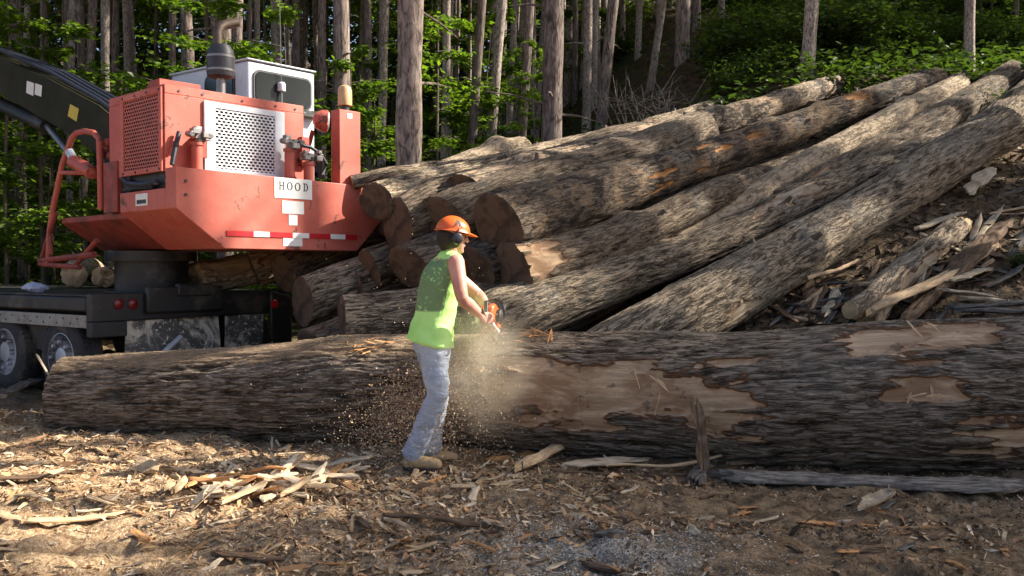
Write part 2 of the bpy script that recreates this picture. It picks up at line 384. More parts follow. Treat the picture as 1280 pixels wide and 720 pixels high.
def chipmat():
    t = NT('torn_wood'); a = t.n('VertexColor', {'layer_name': 'Col'}).outputs[0]; o = t.obj()
    n = t.noise(t.vscale(o, (1, 1, 1)), 45, 4, .6)
    return t.fin(t.mix(t.math('MULTIPLY', t.sm(n, .4, .7), .4), a, t.mix(1., a, (.5, .42, .36), 'MULTIPLY')), .8, t.bump(n, .4, .004), Specular_IOR_Level=.2)
M['chip'] = chipmat()
def shardmat(name, c0, c1, dirt=.4):
    t = NT(name); o = t.obj(); n = t.noise(t.vscale(o, (.12, 1, 1)), 55, 5, .65, .3); b = t.noise(o, 7, 5, .6)
    c = t.mix(t.sm(n, .35, .68), c0, c1); c = t.mix(t.math('MULTIPLY', t.sm(b, .48, .68), dirt), c, tuple(x*.4 for x in c0))
    return t.fin(c, .85, t.bump(n, .9, .008), Specular_IOR_Level=.2)
M['sh_pale'] = shardmat('fresh_split_wood', (.42, .28, .16), (.62, .46, .29), .25)
M['sh_fresh'] = shardmat('bright_fresh_split_wood', (.56, .41, .26), (.78, .65, .47), .25)
M['sh_orange'] = shardmat('orange_split_wood', (.42, .19, .07), (.58, .32, .14), .25)
M['sh_grey'] = shardmat('weathered_bark_slab', (.05, .042, .036), (.20, .175, .15), .5)
M['sh_strip'] = shardmat('ash_grey_bark', (.09, .072, .058), (.34, .29, .235), .5)
M['sh_brown'] = shardmat('brown_bark_slab', (.07, .045, .03), (.22, .14, .085), .5)
M['sh_white'] = shardmat('bleached_wood', (.34, .26, .17), (.60, .50, .37), .5)
EXPO = 1.5
# (x, y, z) points to be shaded and how far off, along the ground, the crown stands
CASTERS = [(2.4, 4.6, 0, 15), (4.4, 5.6, 0, 14, 'grey', 1.1), (1.6, 5.3, 0, 18, 'grey', .8), (3.4, 6.4, .8, 16.5), (6.5, 4.6, 0, 13), (6.6, 9.0, 2, 9, 'grey', .6),
           (1.3, 9.4, 1.9, 12, 'grey', .38), (5.6, 11.2, 3.0, 8, 'grey', .4), (3.6, 12.6, 3.5, 11, 'grey', .35), (2.3, 10.6, 1.8, 14, 'grey', .3), (-1.2, 4.4, 0, 19, 'grey', .3)]
BARE_PINES = [(10.5, 9.6, .30), (13, 12.6, .34), (9.6, 12.4, .26), (15.5, 10.6, .32), (12, 14.8, .3), (17, 13.6, .36), (19, 16, .3), (14.2, 9.9, .28), (18, 11.9, .3), (12.4, 10.9, .42), (16.4, 12.6, .42), (9.3, 8.7, .24)]  # unseen trunks added for shadow stripes, crowns left off to keep the loader sunlit
# ------------------------------------------------------------------ ground
def axis(parts):
    a = np.concatenate([np.linspace(p[0], p[1], p[2], endpoint=False) for p in parts]); return np.append(a, parts[-1][1])
gx = axis([(-170, -30, 28), (-30, -7, 60), (-7, 7, 560), (7, 30, 90), (30, 170, 28)])
gy = axis([(-60, -5, 20), (-5, 3.4, 60), (3.4, 8.4, 300), (8.4, 14, 120), (14, 40, 90), (40, 170, 40)])
GX, GY = np.meshgrid(gx, gy, indexing='ij')
GZ = gz(GX, GY)
ground = np_mesh('ground', np.stack([GX, GY, GZ], -1).reshape(-1, 3), grid_faces(len(gx), len(gy))[:, ::-1], M['ground'])
ground.data.flip_normals() if ground.data.polygons[0].normal.z < 0 else None
tag(ground, 'churned brown dirt yard covered in torn wood fibre rising to a wooded bank', 'ground', None, 'structure')

# ------------------------------------------------------------------ logs
def log_mesh(P, rad, seed, rub=None, amp=.012, lat=.02, peel=(), bumps=(), bend=.11, fs=(3.2, 19.), du=.028, seg=124, lobes=.075):
    """P: axis points (2 or more), rad: radius at each; returns V, F, attrs, ring rows"""
    P = [Vector(p) for p in P]; L = [0]
    for a, b in zip(P, P[1:]): L.append(L[-1]+(b-a).length)
    n = max(8, int(L[-1]/du)); u = np.linspace(0, L[-1], n)
    C = np.stack([np.interp(u, L, [p[k] for p in P]) for k in range(3)], -1)
    if len(P) > 2:  # smooth the corners
        k = max(3, int(.12*n)) | 1; ker = np.hanning(k+2)[1:-1]; ker /= ker.sum()
        C = np.stack([np.convolve(np.pad(C[:, q], k//2, mode='reflect', reflect_type='odd'), ker, 'valid') for q in range(3)], -1)
    r0 = np.interp(u, L, rad)
    w1 = np.sin(u/L[-1]*math.pi)
    up = np.array([0, 0, 1.]); T = np.gradient(C, axis=0); T /= np.linalg.norm(T, axis=1)[:, None]
    side = np.cross(T, up); side /= np.linalg.norm(side, axis=1)[:, None]  # +side = to the right looking along T
    U = np.cross(side, T)
    C = C+side*(bend*w1*vn(np.stack([u*.35, u*0+seed, u*0], -1), 3)*1.5)[:, None]+U*(bend*w1*vn(np.stack([u*.35, u*0+seed*2, u*0+9], -1), 4))[:, None]
    th = np.linspace(0, 2*math.pi, seg, endpoint=False)
    UU, TH = np.meshgrid(u, th, indexing='ij'); RR = np.repeat(r0[:, None], seg, 1)
    bk = np.stack([UU, RR*np.cos(TH), RR*np.sin(TH)], -1)
    sv = np.array([seed*3.1, seed*1.7, 0.])
    low = lobes*RR*fbm(bk*np.array([.5, 1.6, 1.6])/np.array([1, .5, .5])*.5+sv, 3, seed)
    q = bk*np.array([fs[0], fs[1], fs[1]])+sv
    q = q+.9*np.stack([vn(q*.4+9, 6), vn(q*.5, 7), vn(q*.5+5, 8)], -1)
    ridge = (1-np.abs(fbm(q, 3, seed+2))*1.6); hh = np.clip(ridge, -1, 1)
    pl = np.zeros_like(RR)
    for (u0, u1, a0, a1) in peel:   # angle from the top, positive towards the camera side
        a0, a1 = R(a0), R(a1); am = (a0+a1)/2
        an = (TH-am+math.pi) % (2*math.pi)-math.pi
        du_ = np.minimum(UU-u0, u1-UU); da = ((a1-a0)/2-np.abs(an))*RR
        e = np.minimum(du_, da*1.0)+.13*fbm(bk*np.array([2.2, 6, 6])+sv, 5, seed+9, .6)+.16*vn(bk*np.array([.8, 26, 26])+sv, seed+3)*sst(1-du_/.4)
        pl = np.maximum(pl, np.clip(e/.07+.5, 0, 1))
    for (ub, ab, br, bh) in bumps:
        d2 = ((UU-ub)**2+((((TH-R(ab)+math.pi) % (2*math.pi))-math.pi)*RR)**2)/br**2
        low = low+bh*np.exp(-d2)
    r = RR+low+amp*hh*(1-pl)-pl*amp*1.8+.004*vn(bk*np.array([9, 40, 40])+sv, 5)*(1-pl)
    r += lat*RR*vn(np.stack([UU*1.3, UU*0+seed, UU*0], -1), 6)
    tl = np.random.RandomState(seed).uniform(-1, 1, 3)
    V = T[:, None, :]*((tl[0]*np.cos(TH)+tl[1]*np.sin(TH))*r*.28*np.exp(-UU/.25))[..., None]+C[:, None, :]+U[:, None, :]*(r*np.cos(TH))[..., None]+side[:, None, :]*(r*np.sin(TH)*CAMSIDE)[..., None]
    sun_rb_ = np.zeros_like(RR)  # mask of the painted sun strip and rubbed tan, by length and angle
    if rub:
        an = (TH-R(rub[2])+math.pi) % (2*math.pi)-math.pi; sun_rb_ = sst((rub[1]-UU)/1.5)*sst((UU-rub[0]+.3)/.3)*sst((R(rub[3])-np.abs(an))/.5)
    return V, grid_faces(n, seg, True), dict(bk=bk.reshape(-1, 3), hh=hh.ravel()*.5+.5, peel=pl.ravel(), rub=sun_rb_.ravel()), C, T, r, th
CAMSIDE = 1
def cap(name, ring, T, out, mat, parent, seed, loc, ragged=.0):
    """closing disc of a log end, following the end ring exactly"""
    ring = np.asarray(ring); c = ring.mean(0); rows = [ring]; seg = len(ring); ks = [1., .93, .8, .6, .4, .2, .03]
    V = []; bk = []
    for k in ks:
        p = c+(ring-c)*k; V.append(p); bk.append(p-c)
    V = np.array(V); bk = np.array(bk)
    d = fbm(bk*5+seed, 3, seed)*.018+.012
    d[0] = 0
    if ragged: d[1:] += ragged*np.abs(fbm(bk[1:]*np.array([9, 9, 9])+seed, 3, seed+4))
    V = V+np.asarray(T)*out*d[..., None]
    F = grid_faces(len(ks), seg, True)
    return np_mesh(name, (V.reshape(-1, 3)-loc), F, mat, parent, True, dict(bk=bk.reshape(-1, 3)))
LOGS = []
def make_log(label, P, rad, mat, seed, cat='log', group='felled logs in the pile', name='log', end='end_dark', frag=0, stubs=None, **k):
    rq = random.Random(seed); LL = sum((Vector(a)-Vector(b)).length for a, b in zip(P, P[1:])); rm = sum(rad)/len(rad)
    if rm > .13: k['bumps'] = list(k.get('bumps', ()))+[(rq.uniform(.3, LL), rq.uniform(-60, 110), rq.uniform(.5, 1.1)*rm, rq.uniform(-.08, .16)*rm) for _ in range(int(LL*1.3))]
    V, F, at_, C, T, r, th = log_mesh(P, rad, seed, **k)
    loc = np.array([C[0][0], C[0][1], C[0][2]])
    o = np_mesh(name, V.reshape(-1, 3)-loc, F, M[mat], None, True, at_)
    if (V[1, 0]-V[0, 0]) @ np.cross(V[0, 1]-V[0, 0], V[0, 0]-C[0]) > 0: pass
    o.location = loc; tag(o, label, cat, group)
    cap('cut_end', V[0], T[0], -1, M[end], o, seed, loc, frag); cap('cut_end', V[-1], T[-1], 1, M[end], o, seed+1, loc, frag)
    LOGS.append((C, r))
    for _ in range((int(LL/3.5) if rm > .13 and LL > 3.5 else 0) if stubs is None else stubs):
        uu = rq.uniform(.15, .92)*(len(C)-1); i = int(uu); a = rq.uniform(-40, 80); j = int((R(a) % (2*math.pi))/(2*math.pi)*len(th)) % len(th)
        p = V[i, j]; nd = p-C[i]; nd /= np.linalg.norm(nd); d = Vector(nd)+Vector(T[i])*rq.uniform(.2, .9); d.normalize(); q = Vector(p)-Vector(nd)*.05-Vector(loc); l = rq.uniform(.10, .15); s = rq.uniform(.018, .03)
        m_ = MB(); m_.tube([q, q+d*l*.5, q+d*l*.8, q+d*l*.93], [s*1.9, s*1.2, s, s*.9], 14); b_ = m_.obj('branch_stub', M['twig'], o, True, angle=60)
    return o
G0 = None
big = make_log('huge furrowed log with torn bark lying across the yard, being sawn by the man',
    [at(82, 497, 7.99), at(300, 495, 7.72), at(640, 492, 7.3), at(1280, 497, 6.52), at(1280, 497, 6.52)+Vector((2.1, -.36, .03))],
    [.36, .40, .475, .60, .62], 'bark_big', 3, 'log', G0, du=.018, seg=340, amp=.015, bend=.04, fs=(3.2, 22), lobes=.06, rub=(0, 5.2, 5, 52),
    peel=[(3.95, 5.95, 62, 101), (4.3, 5.2, 55, 75), (6.75, 7.62, 18, 47), (6.9, 7.25, 68, 84), (7.4, 9.6, 102, 114), (3.55, 4.0, 88, 96)])
bd = at
make_log('biggest pile log, grey ridged bark, running up right edge above the huge log', [at(705, 492, 7.95), at(1000, 316, 10.1), at(1250, 160, 12.1)], [.39, .33, .31], 'bark_grey', 11, du=.025, seg=150, amp=.01, end='end_pale',
    peel=[(3.0, 4.1, -70, -35), (2., 2.6, 95, 125)], bumps=[(3.7, 70, .18, .05), (2.9, 40, .2, .03)])
make_log('thick shaded log continuing beyond the biggest pile log at the right edge', [at(1240, 165, 12.9), at(1352, 50, 15)], [.31, .30], 'bark_grey', 12)
make_log('long grey log just left of the biggest one, with a large bare pale patch', [at(590, 415, 8.3), at(900, 300, 10.0), at(1178, 178, 12.4)], [.31, .205, .19], 'bark_grey', 13,
    amp=.011, peel=[(3.9, 5.2, 5, 70)])
make_log('dark slim log topped by reddish bark reaching up to the right skyline', [at(975, 258, 11.0), at(1130, 168, 12.7), at(1266, 92, 14.7)], [.22, .22, .21], 'bark_under', 14, peel=[(.2, 1.0, 20, 80)])
make_log('smooth pale brown log without furrows, high in the middle of the pile', [at(838, 305, 10.1), at(1000, 215, 11.6), at(1198, 106, 14.1)], [.18, .185, .19], 'bark_pale', 15, amp=.004, bumps=[(5.2, -10, .2, .05), (3.2, 100, .12, .03)], end='end_pale')
make_log('narrow dark log tucked under the smooth pale brown log', [at(905, 300, 10.9), at(1195, 146, 14.2)], [.17, .18], 'bark_under', 16, peel=[(.6, 1.6, 20, 90)])
make_log('dark log with orange peeled spots, its broad dark butt beside the hard hat', [at(622, 283, 8.85), at(860, 213, 10.8), at(1172, 98, 14.3)], [.335, .24, .16], 'bark_spot', 17, amp=.009,
    peel=[(3.15, 3.7, 45, 85), (4.05, 4.4, 25, 80), (5.0, 5.3, 20, 60), (6.6, 6.85, 10, 70), (2.2, 2.5, 100, 130)], seg=140)
make_log('brown log beneath the orange spotted one, its butt end right of the man', [at(640, 344, 8.75), at(800, 290, 9.8), at(1015, 193, 12.6)], [.315, .20, .15], 'bark_under', 18, peel=[(0, .35, 30, 120)], bumps=[(1.6, 60, .2, .05)])
make_log('broad pale topped log forming the upper ridge of the pile', [at(585, 252, 9.6), at(760, 192, 11.1), at(1043, 107, 14.8)], [.31, .22, .18], 'bark_mott', 19, amp=.008, seg=130, peel=[(1.7, 2.9, -40, 10)], bumps=[(1.0, 20, .25, .05), (4.8, 0, .25, .06)])
make_log('flattened log behind the upper ridge with a bare sunlit strip', [at(478, 262, 10.2), at(640, 208, 11.6), at(900, 138, 15.4)], [.30, .25, .22], 'bark_grey', 20, peel=[(1.6, 2.6, -10, 40), (4., 5.2, -20, 40)])
make_log('short knobbly log stub lying behind the pale topped logs', [at(560, 214, 11.6), at(655, 188, 12.4)], [.15, .19], 'bark_pale', 21, end='end_pale', bumps=[(.9, 10, .15, .08)])
make_log('thin branch log poking out toward the red post of the loader', [at(440, 228, 10.0), at(497, 222, 10.15), at(560, 209, 11.2)], [.085, .085, .07], 'bark_grey', 22, end='end_pale', seg=60, amp=.004)
make_log('wide grey log between the red loader plate and the ridge, ribbed bark', [at(470, 252, 9.5), at(600, 222, 10.6), at(735, 182, 12)], [.21, .20, .17], 'bark_grey', 23)
DV = Vector((.72, .60, .30)).normalized()
def stub(label, px, py, d, r, ln, mat, seed, dv=None, **k):
    a = at(px, py, d); dv = Vector(dv).normalized() if dv else DV
    return make_log(label, [a, a+dv*ln*.5, a+dv*ln], [r, r*.97, r*.9], mat, seed, **k)
stub('dark butt at the top left of the pile, directly above the hard hat', 552, 278, 9.25, .29, 4.5, 'bark_under', 31)
stub('dark angular butt right beside the red loader corner', 497, 281, 9.4, .29, 4, 'bark_under', 32)
stub('dark butt wedged behind the man\'s neck and shoulder', 596, 338, 9.0, .27, 3.5, 'bark_dark', 33)
stub('round dark butt left of the man\'s back', 512, 336, 9.05, .25, 4, 'bark_dark', 34)
stub('small round butt beneath the loader plate corner', 462, 336, 9.5, .21, 3, 'bark_under', 35)
stub('ash grey wet looking log lying low behind the man\'s waist', 428, 400, 8.75, .235, 2.4, 'bark_grey', 36, (.95, .25, .14))
stub('dark ridged log slanting behind the tail light', 378, 378, 9.35, .25, 2.6, 'bark_grey', 37, (.75, .6, .3))
stub('pale torn ended log under the red loader plate', 250, 347, 10.6, .19, 2.6, 'bark_pale', 38, (.9, .42, .22), end='end_pale', frag=.12, peel=[(0, .6, 20, 120)])
stub('blunt dark log upright butt seen below the reflective tape', 355, 342, 10.2, .23, 3, 'bark_dark', 39)
stub('bare pale streaked log below the hood sign', 318, 337, 10.7, .2, 2.4, 'bark_mott', 40, (.8, .5, .3), peel=[(0, .7, 30, 130)])
stub('low dark butt hidden behind the sawn log near the man\'s hip', 590, 400, 8.75, .27, 3.2, 'bark_dark', 41)
stub('low dark log beneath the ash grey one', 500, 428, 8.85, .25, 3.2, 'bark_dark', 42)
stub('bottom log at the left foot of the pile beside the mud flap', 395, 440, 8.95, .25, 3.2, 'bark_under', 43)
stub('dark butt under the brown log, level with the chainsaw', 650, 408, 9.0, .26, 3, 'bark_under', 44)
stub('middle dark log between ash grey log and loader plate', 440, 365, 9.55, .22, 3, 'bark_under', 45)
stub('half buried log low in the shadow right of the man', 700, 360, 9.6, .3, 4, 'bark_dark', 46)
stub('dim log filling the gap under the smooth pale log', 840, 300, 11.0, .3, 3.6, 'bark_dark', 47)
stub('dim log in the gap below the orange spotted log', 800, 262, 11.2, .24, 4.5, 'bark_under', 48)

# splintered timber on the right slope
def slab(label, A, B, w, th, mat, seed, name='bark_slab', cat='bark slab', group=None, bend=.04, ragged=.35, up=(0, 0, 1), curl=.0, n=26, m=9):
    """split plank or slab of bark: a thick strip with ragged ends, uneven edges and a curl across"""
    rng = np.random.RandomState(seed)
    A, B = Vector(A), Vector(B); t, sd, nn = frame(B-A, up)   # sd ~ up, nn = across
    L = (B-A).length; u = np.linspace(0, 1, n); v = np.linspace(-1, 1, m)
    Uu, Vv = np.meshgrid(u, v, indexing='ij')
    endl = ragged*w*(fbm(np.stack([v*3.1, v*0+seed, v*0], -1), 3, seed)); endr = ragged*w*(fbm(np.stack([v*3.1, v*0+seed+40, v*0], -1), 3, seed))
    X = Uu*L+endl[None]*(1-Uu)**3*2+endr[None]*Uu**3*2
    wid = w/2*(1+.28*fbm(np.stack([u*4, u*0+seed, u*0], -1), 3, seed+2))*np.minimum(1, np.minimum(u*6+.45, (1-u)*5+.3))
    Y = Vv*wid[:, None]+.25*w*vn(np.stack([u*2, u*0+seed+.5, u*0], -1), 3)[:, None]
    Z = bend*L*vn(np.stack([u*1.7, u*0+seed, u*0], -1), 9)[:, None]+curl*w*Vv**2+.12*th*fbm(np.stack([X*12, Y*60, Y*0+seed], -1), 2, 3)
    tk = th*(.35+.65*(1-Vv**2)**.5)*(1+.3*vn(np.stack([X*5, Y*30, Y*0], -1), seed+5))
    def w3(X, Y, Z): return np.array(A)+X[..., None]*np.array(t)+Y[..., None]*np.array(nn)+Z[..., None]*np.array(sd)
    Tt = w3(X, Y, Z+tk/2); Bt = w3(X, Y, Z-tk/2)
    V = np.concatenate([Tt.reshape(-1, 3), Bt.reshape(-1, 3)]); F = grid_faces(n, m); N = n*m
    bi = np.concatenate([np.arange(m), np.arange(1, n)*m+m-1, (n-1)*m+np.arange(m-2, -1, -1), np.arange(n-2, 0, -1)*m])
    sdq = np.stack([bi, np.roll(bi, -1), np.roll(bi, -1)+N, bi+N], -1)
    # local frame: x along the grain
    Rm = Matrix((t, nn, sd)).transposed().to_4x4()
    V = (V-np.array(A)) @ np.array(Rm.to_3x3())
    o = np_mesh(name, V, np.concatenate([F[:, ::-1], F+N, sdq]), M[mat], None, True)
    o.data.set_sharp_from_angle(angle=R(50))
    o.matrix_world = Matrix.Translation(A) @ Rm
    return tag(o, label, cat, group)
def gat(px, py, h=0.0):
    """ground point under pixel"""
    p1 = at(px, py, 1.0); dd = np.arange(3.5, 40, .02)
    X = p1.x*dd; Z = CAMZ+(p1.z-CAMZ)*dd; hit = Z <= gz(X, dd)+h
    return at(px, py, float(dd[int(np.argmax(hit))]))
def gslab(label, a, b, w, th, mat, seed, h=.03, **k):
    A = gat(*a, h); B = gat(*b, h); return slab(label, A, B, w, th, mat, seed, **k)
make_log('split mossy half log leaning low on the right slope, pale inner face', [at(1085, 392, 9.0), at(1195, 285, 10.6)], [.16, .14], 'bark_grey', 51, cat='split log', group=None, name='split_log', peel=[(0, 2, 60, 130)], frag=.15, seg=80, end='end_pale')
make_log('small stub log with a fresh round orange end just above the huge log', [at(1062, 388, 8.6), at(1098, 366, 9.5)], [.075, .09], 'bark_grey', 52, cat='log stub', group=None, name='log_stub', end='end_pale', seg=50, amp=.004)
slab('long greenish broken limb lying right of the split half log', at(1130, 398, 8.9), at(1268, 268, 10.9), .22, .12, 'sh_brown', 53, 'broken_limb', 'broken limb')
slab('splintered pale limb crossing the right slope above the pink planks', at(1090, 398, 8.8), at(1252, 312, 10.2), .12, .07, 'sh_pale', 54, 'broken_limb', 'broken limb')
slab('upper of two pinkish split planks on the right slope', at(1188, 352, 9.4), at(1238, 336, 9.8), .22, .03, 'sh_white', 55, 'split_plank', 'plank', ragged=.2)
slab('lower of two pinkish split planks on the right slope', at(1186, 362, 9.2), at(1244, 372, 9.0), .2, .03, 'sh_white', 56, 'split_plank', 'plank', ragged=.2)
slab('oval pale slice of wood leaning on the right slope under the big grey log', at(1208, 240, 11.2), at(1243, 212, 11.5), .17, .03, 'sh_white', 57, 'wood_slice', 'wood slice', up=(-.4, -.8, .3), ragged=.1, n=16)
slab('grey bark slab lying beneath the oval wood slice', at(1150, 283, 10.6), at(1212, 262, 11.2), .16, .04, 'sh_white', 58)
slab('long dark bark strip laid along the back of the huge log at right', at(1195, 380, 8.4), at(1330, 372, 8.2), .22, .05, 'sh_grey', 59)
slab('stack of dark bark layers at the right end behind the huge log', at(1215, 388, 8.2), at(1340, 382, 8.0), .2, .05, 'sh_grey', 60)
slab('thin bare stick slanting between the two grey logs', at(1010, 352, 9.6), at(1082, 318, 10.4), .05, .04, 'sh_pale', 61, 'stick', 'stick')
slab('pale torn bark tongue standing up between the grey logs', at(1042, 282, 10.2), at(1060, 250, 10.6), .12, .03, 'sh_white', 62, up=(-.6, -.8, .2))
slab('long thin branch crossing the dark slope at the right edge', at(1215, 258, 11.3), at(1340, 215, 11.6), .06, .05, 'sh_grey', 63, 'stick', 'stick')

# foreground pieces, told apart one by one
gslab('long grey bark strip lying in front of the huge log at right', (900, 590), (1310, 606), .20, .055, 'sh_strip', 70, h=.06, n=80, bend=.022, curl=-.12)
slab('narrow bark strip hanging down the face of the huge log', at(870, 502, 6.36), at(880, 588, 6.14), .085, .025, 'sh_brown', 71, 'bark_strip', 'bark strip', up=(0, -1, .1), curl=.15)
gslab('frayed grey bark end fanned on the ground under the hanging strip', (866, 600), (884, 578), .12, .035, 'sh_grey', 72, h=.05)
gslab('cream flat slab lying in the shadow under the huge log', (708, 582), (792, 573), .17, .03, 'sh_white', 73, h=.05, n=20)
gslab('upper splinter of the bundle right of the man\'s boots', (650, 578), (706, 552), .10, .05, 'sh_pale', 74, h=.1, name='wood_splinter', cat='splinter')
gslab('lower splinter of the bundle right of the man\'s boots', (618, 572), (668, 566), .09, .04, 'sh_orange', 75, h=.04, name='wood_splinter', cat='splinter')
gslab('long thin pale stick running in front of the huge log', (760, 588), (905, 572), .025, .02, 'sh_pale', 76, h=.05, name='stick', cat='stick')
gslab('dark stick under the huge log left of the hanging bark strip', (690, 585), (872, 590), .03, .03, 'sh_brown', 77, h=.03, name='stick', cat='stick')
gslab('curled torn scrap of pinkish bark on the dirt below the long bark strip', (1082, 634), (1118, 618), .11, .02, 'sh_white', 78, h=.04, curl=.35, n=14)
gslab('longest orange splinter lying on the dirt at right', (1068, 655), (1172, 658), .055, .025, 'sh_orange', 79, h=.015, name='wood_splinter', cat='splinter')
gslab('short tan splinter left of the longest orange one', (1002, 652), (1044, 656), .05, .02, 'sh_orange', 80, h=.015, name='wood_splinter', cat='splinter')
gslab('flat brown chip pressed in the dirt at right foreground', (1048, 684), (1104, 686), .08, .015, 'sh_brown', 81, h=.01)
gslab('small upright white chip alone on the dirt', (864, 660), (874, 668), .045, .012, 'sh_white', 82, h=.03, up=(0, -1, .3), name='wood_chip', cat='wood chip', n=8)
gslab('brown stick at the bottom edge on the pale sawdust', (730, 706), (806, 718), .045, .03, 'sh_brown', 83, h=.02, name='stick', cat='stick')
gslab('dark bark chunk beside the pale sawdust patch', (748, 668), (782, 664), .06, .04, 'sh_grey', 84, h=.02)
gslab('low brown bark strip in the shade under the right half of the huge log', (915, 577), (976, 572), .10, .03, 'sh_brown', 85, h=.04)
gslab('broad bark slab leaning at the left end of the huge log', (-30, 505), (62, 470), .16, .05, 'sh_grey', 86, h=.12)
slab('thin pale stick standing against the left end of the huge log', at(46, 442, 8.15), at(62, 470, 7.95), .02, .015, 'sh_white', 87, 'stick', 'stick')
gslab('pointed pale chip leaning left of the big splinter heap', (162, 572), (196, 588), .10, .02, 'sh_pale', 88, h=.05, name='wood_chip', cat='wood chip', up=(0, -.6, .8))
rng = random.Random(5)
for (a, b, w_, m_, lab) in (((30, 655), (150, 640), .09, 'sh_pale', 'long pale bark ribbon on the mulch at lower left'), ((480, 640), (600, 655), .07, 'sh_brown', 'brown bark ribbon on the dirt below the man'), ((560, 612), (650, 600), .06, 'sh_pale', 'pale ribbon of wood just in front of the man'), ((0, 600), (95, 588), .10, 'sh_brown', 'brown slab of bark at the far left of the yard'), ((270, 690), (350, 700), .08, 'sh_brown', 'dark ribbon of bark near the bottom edge at left')):
    gslab(lab, a, b, w_, .02, m_, 90+a[0], h=.03, n=40, bend=.03)
# heap of fresh splinters
for k in range(64):
    q = rng.random(); px = 225+q*205+rng.uniform(-12, 12); py = 612-q*22+rng.uniform(-16, 16)
    a = rng.gauss(-.35, .5); ln = rng.uniform(18, 52)
    A = gat(px-ln/2*math.cos(a), py-ln*.4*math.sin(a), rng.uniform(.01, .05)); B = gat(px+ln/2*math.cos(a), py+ln*.4*math.sin(a), rng.uniform(.02, .11))
    slab('fresh pale split splinter in the heap left of the man', A, B, rng.uniform(.03, .10), rng.uniform(.01, .03), rng.choice(['sh_fresh', 'sh_fresh', 'sh_pale', 'sh_orange', 'sh_fresh']), 100+k, 'wood_splinter', 'splinter', 'splinters heaped on the ground left of the man', n=14, m=5)
for k in range(60):
    px = rng.uniform(0, 640)**1.0; py = rng.uniform(560, 715); a = rng.gauss(-.1, .6); ln = rng.uniform(10, 40)
    A = gat(px-ln/2*math.cos(a), py-ln*.35*math.sin(a), .012); B = gat(px+ln/2*math.cos(a), py+ln*.35*math.sin(a), rng.uniform(.01, .07))
    slab('loose splinter scattered on the sunlit mulch', A, B, rng.uniform(.02, .06), rng.uniform(.008, .02), rng.choice(['sh_pale', 'sh_orange', 'sh_brown', 'sh_fresh']), 200+k, 'wood_splinter', 'splinter', 'loose splinters on the sunlit mulch', n=12, m=5)
for k in range(26):
    px = rng.uniform(660, 1275); py = rng.uniform(610, 715); a = rng.gauss(0, .6); ln = rng.uniform(8, 30)
    A = gat(px-ln/2*math.cos(a), py-ln*.3*math.sin(a), .01); B = gat(px+ln/2*math.cos(a), py+ln*.3*math.sin(a), rng.uniform(.01, .03))
    slab('small dull splinter on the shaded dirt at right', A, B, rng.uniform(.015, .05), rng.uniform(.008, .015), rng.choice(['sh_brown', 'sh_grey', 'sh_white', 'sh_orange']), 300+k, 'wood_splinter', 'splinter', 'dull splinters on the shaded dirt', n=12, m=5)
for k in range(90):  # debris on the slope right of the pile
    px = rng.uniform(930, 1290); lo = 400-(px-930)*.42
    py = rng.uniform(max(lo, 250), 392) if px > 1000 else rng.uniform(360, 398)
    a = rng.gauss(-.55, .5); ln = rng.uniform(14, 60)
    A = gat(px-ln/2*math.cos(a), py-ln/2*math.sin(a), .03); B = gat(px+ln/2*math.cos(a), py+ln/2*math.sin(a), rng.uniform(.03, .12))
    if (A-B).length > 2.2: continue
    slab('broken bark shard littering the dark slope at right', A, B, rng.uniform(.03, .13), rng.uniform(.012, .04), rng.choice(['sh_brown', 'sh_grey', 'sh_grey', 'sh_white', 'sh_pale', 'sh_brown']), 400+k, 'bark_shard', 'bark shard', 'bark shards on the right slope', n=14, m=5)
# shreds lying on top of the huge log
for (px, py, lab, n_) in ((430, 432, 'reddish shred caught on the huge log left of the man', 12), (672, 402, 'fresh shred on the huge log beside the chainsaw', 16), (1106, 420, 'thin shred across the bare patch on top of the huge log', 4), (815, 468, 'thin shred clinging to the bare side of the huge log', 4), (1100, 490, 'shred hanging on the lower right face of the huge log', 5)):
    C, r = LOGS[0]
    for k in range(n_):
        x = px+rng.gauss(0, 18); X = (x-640)/FOC*6.9
        i = int(np.argmin(np.abs(C[:, 0]-X))); 
        an = R({430: 30, 672: 20, 1106: 32, 815: 72, 1100: 82}[px]+rng.gauss(0, 7)); rr = r[i].mean()+.02
        p = Vector((C[i][0], C[i][1]-math.sin(an)*rr, C[i][2]+math.cos(an)*rr)); nrm = Vector((0, -math.sin(an), math.cos(an)))
        d = Vector((rng.gauss(0, 1), 0, 0))+nrm.cross(Vector((1, 0, 0)))*rng.gauss(0, .7); d.normalize(); ln = rng.uniform(.06, .2)
        slab(lab, p-d*ln/2, p+d*ln/2+nrm*rng.uniform(0, .05), rng.uniform(.006, .016), .006, 'sh_orange' if px in (430, 672) else 'sh_pale', 600+k+px, 'wood_shred', 'wood shred', lab.replace('shred', 'shreds', 1), up=nrm, n=10, m=4)

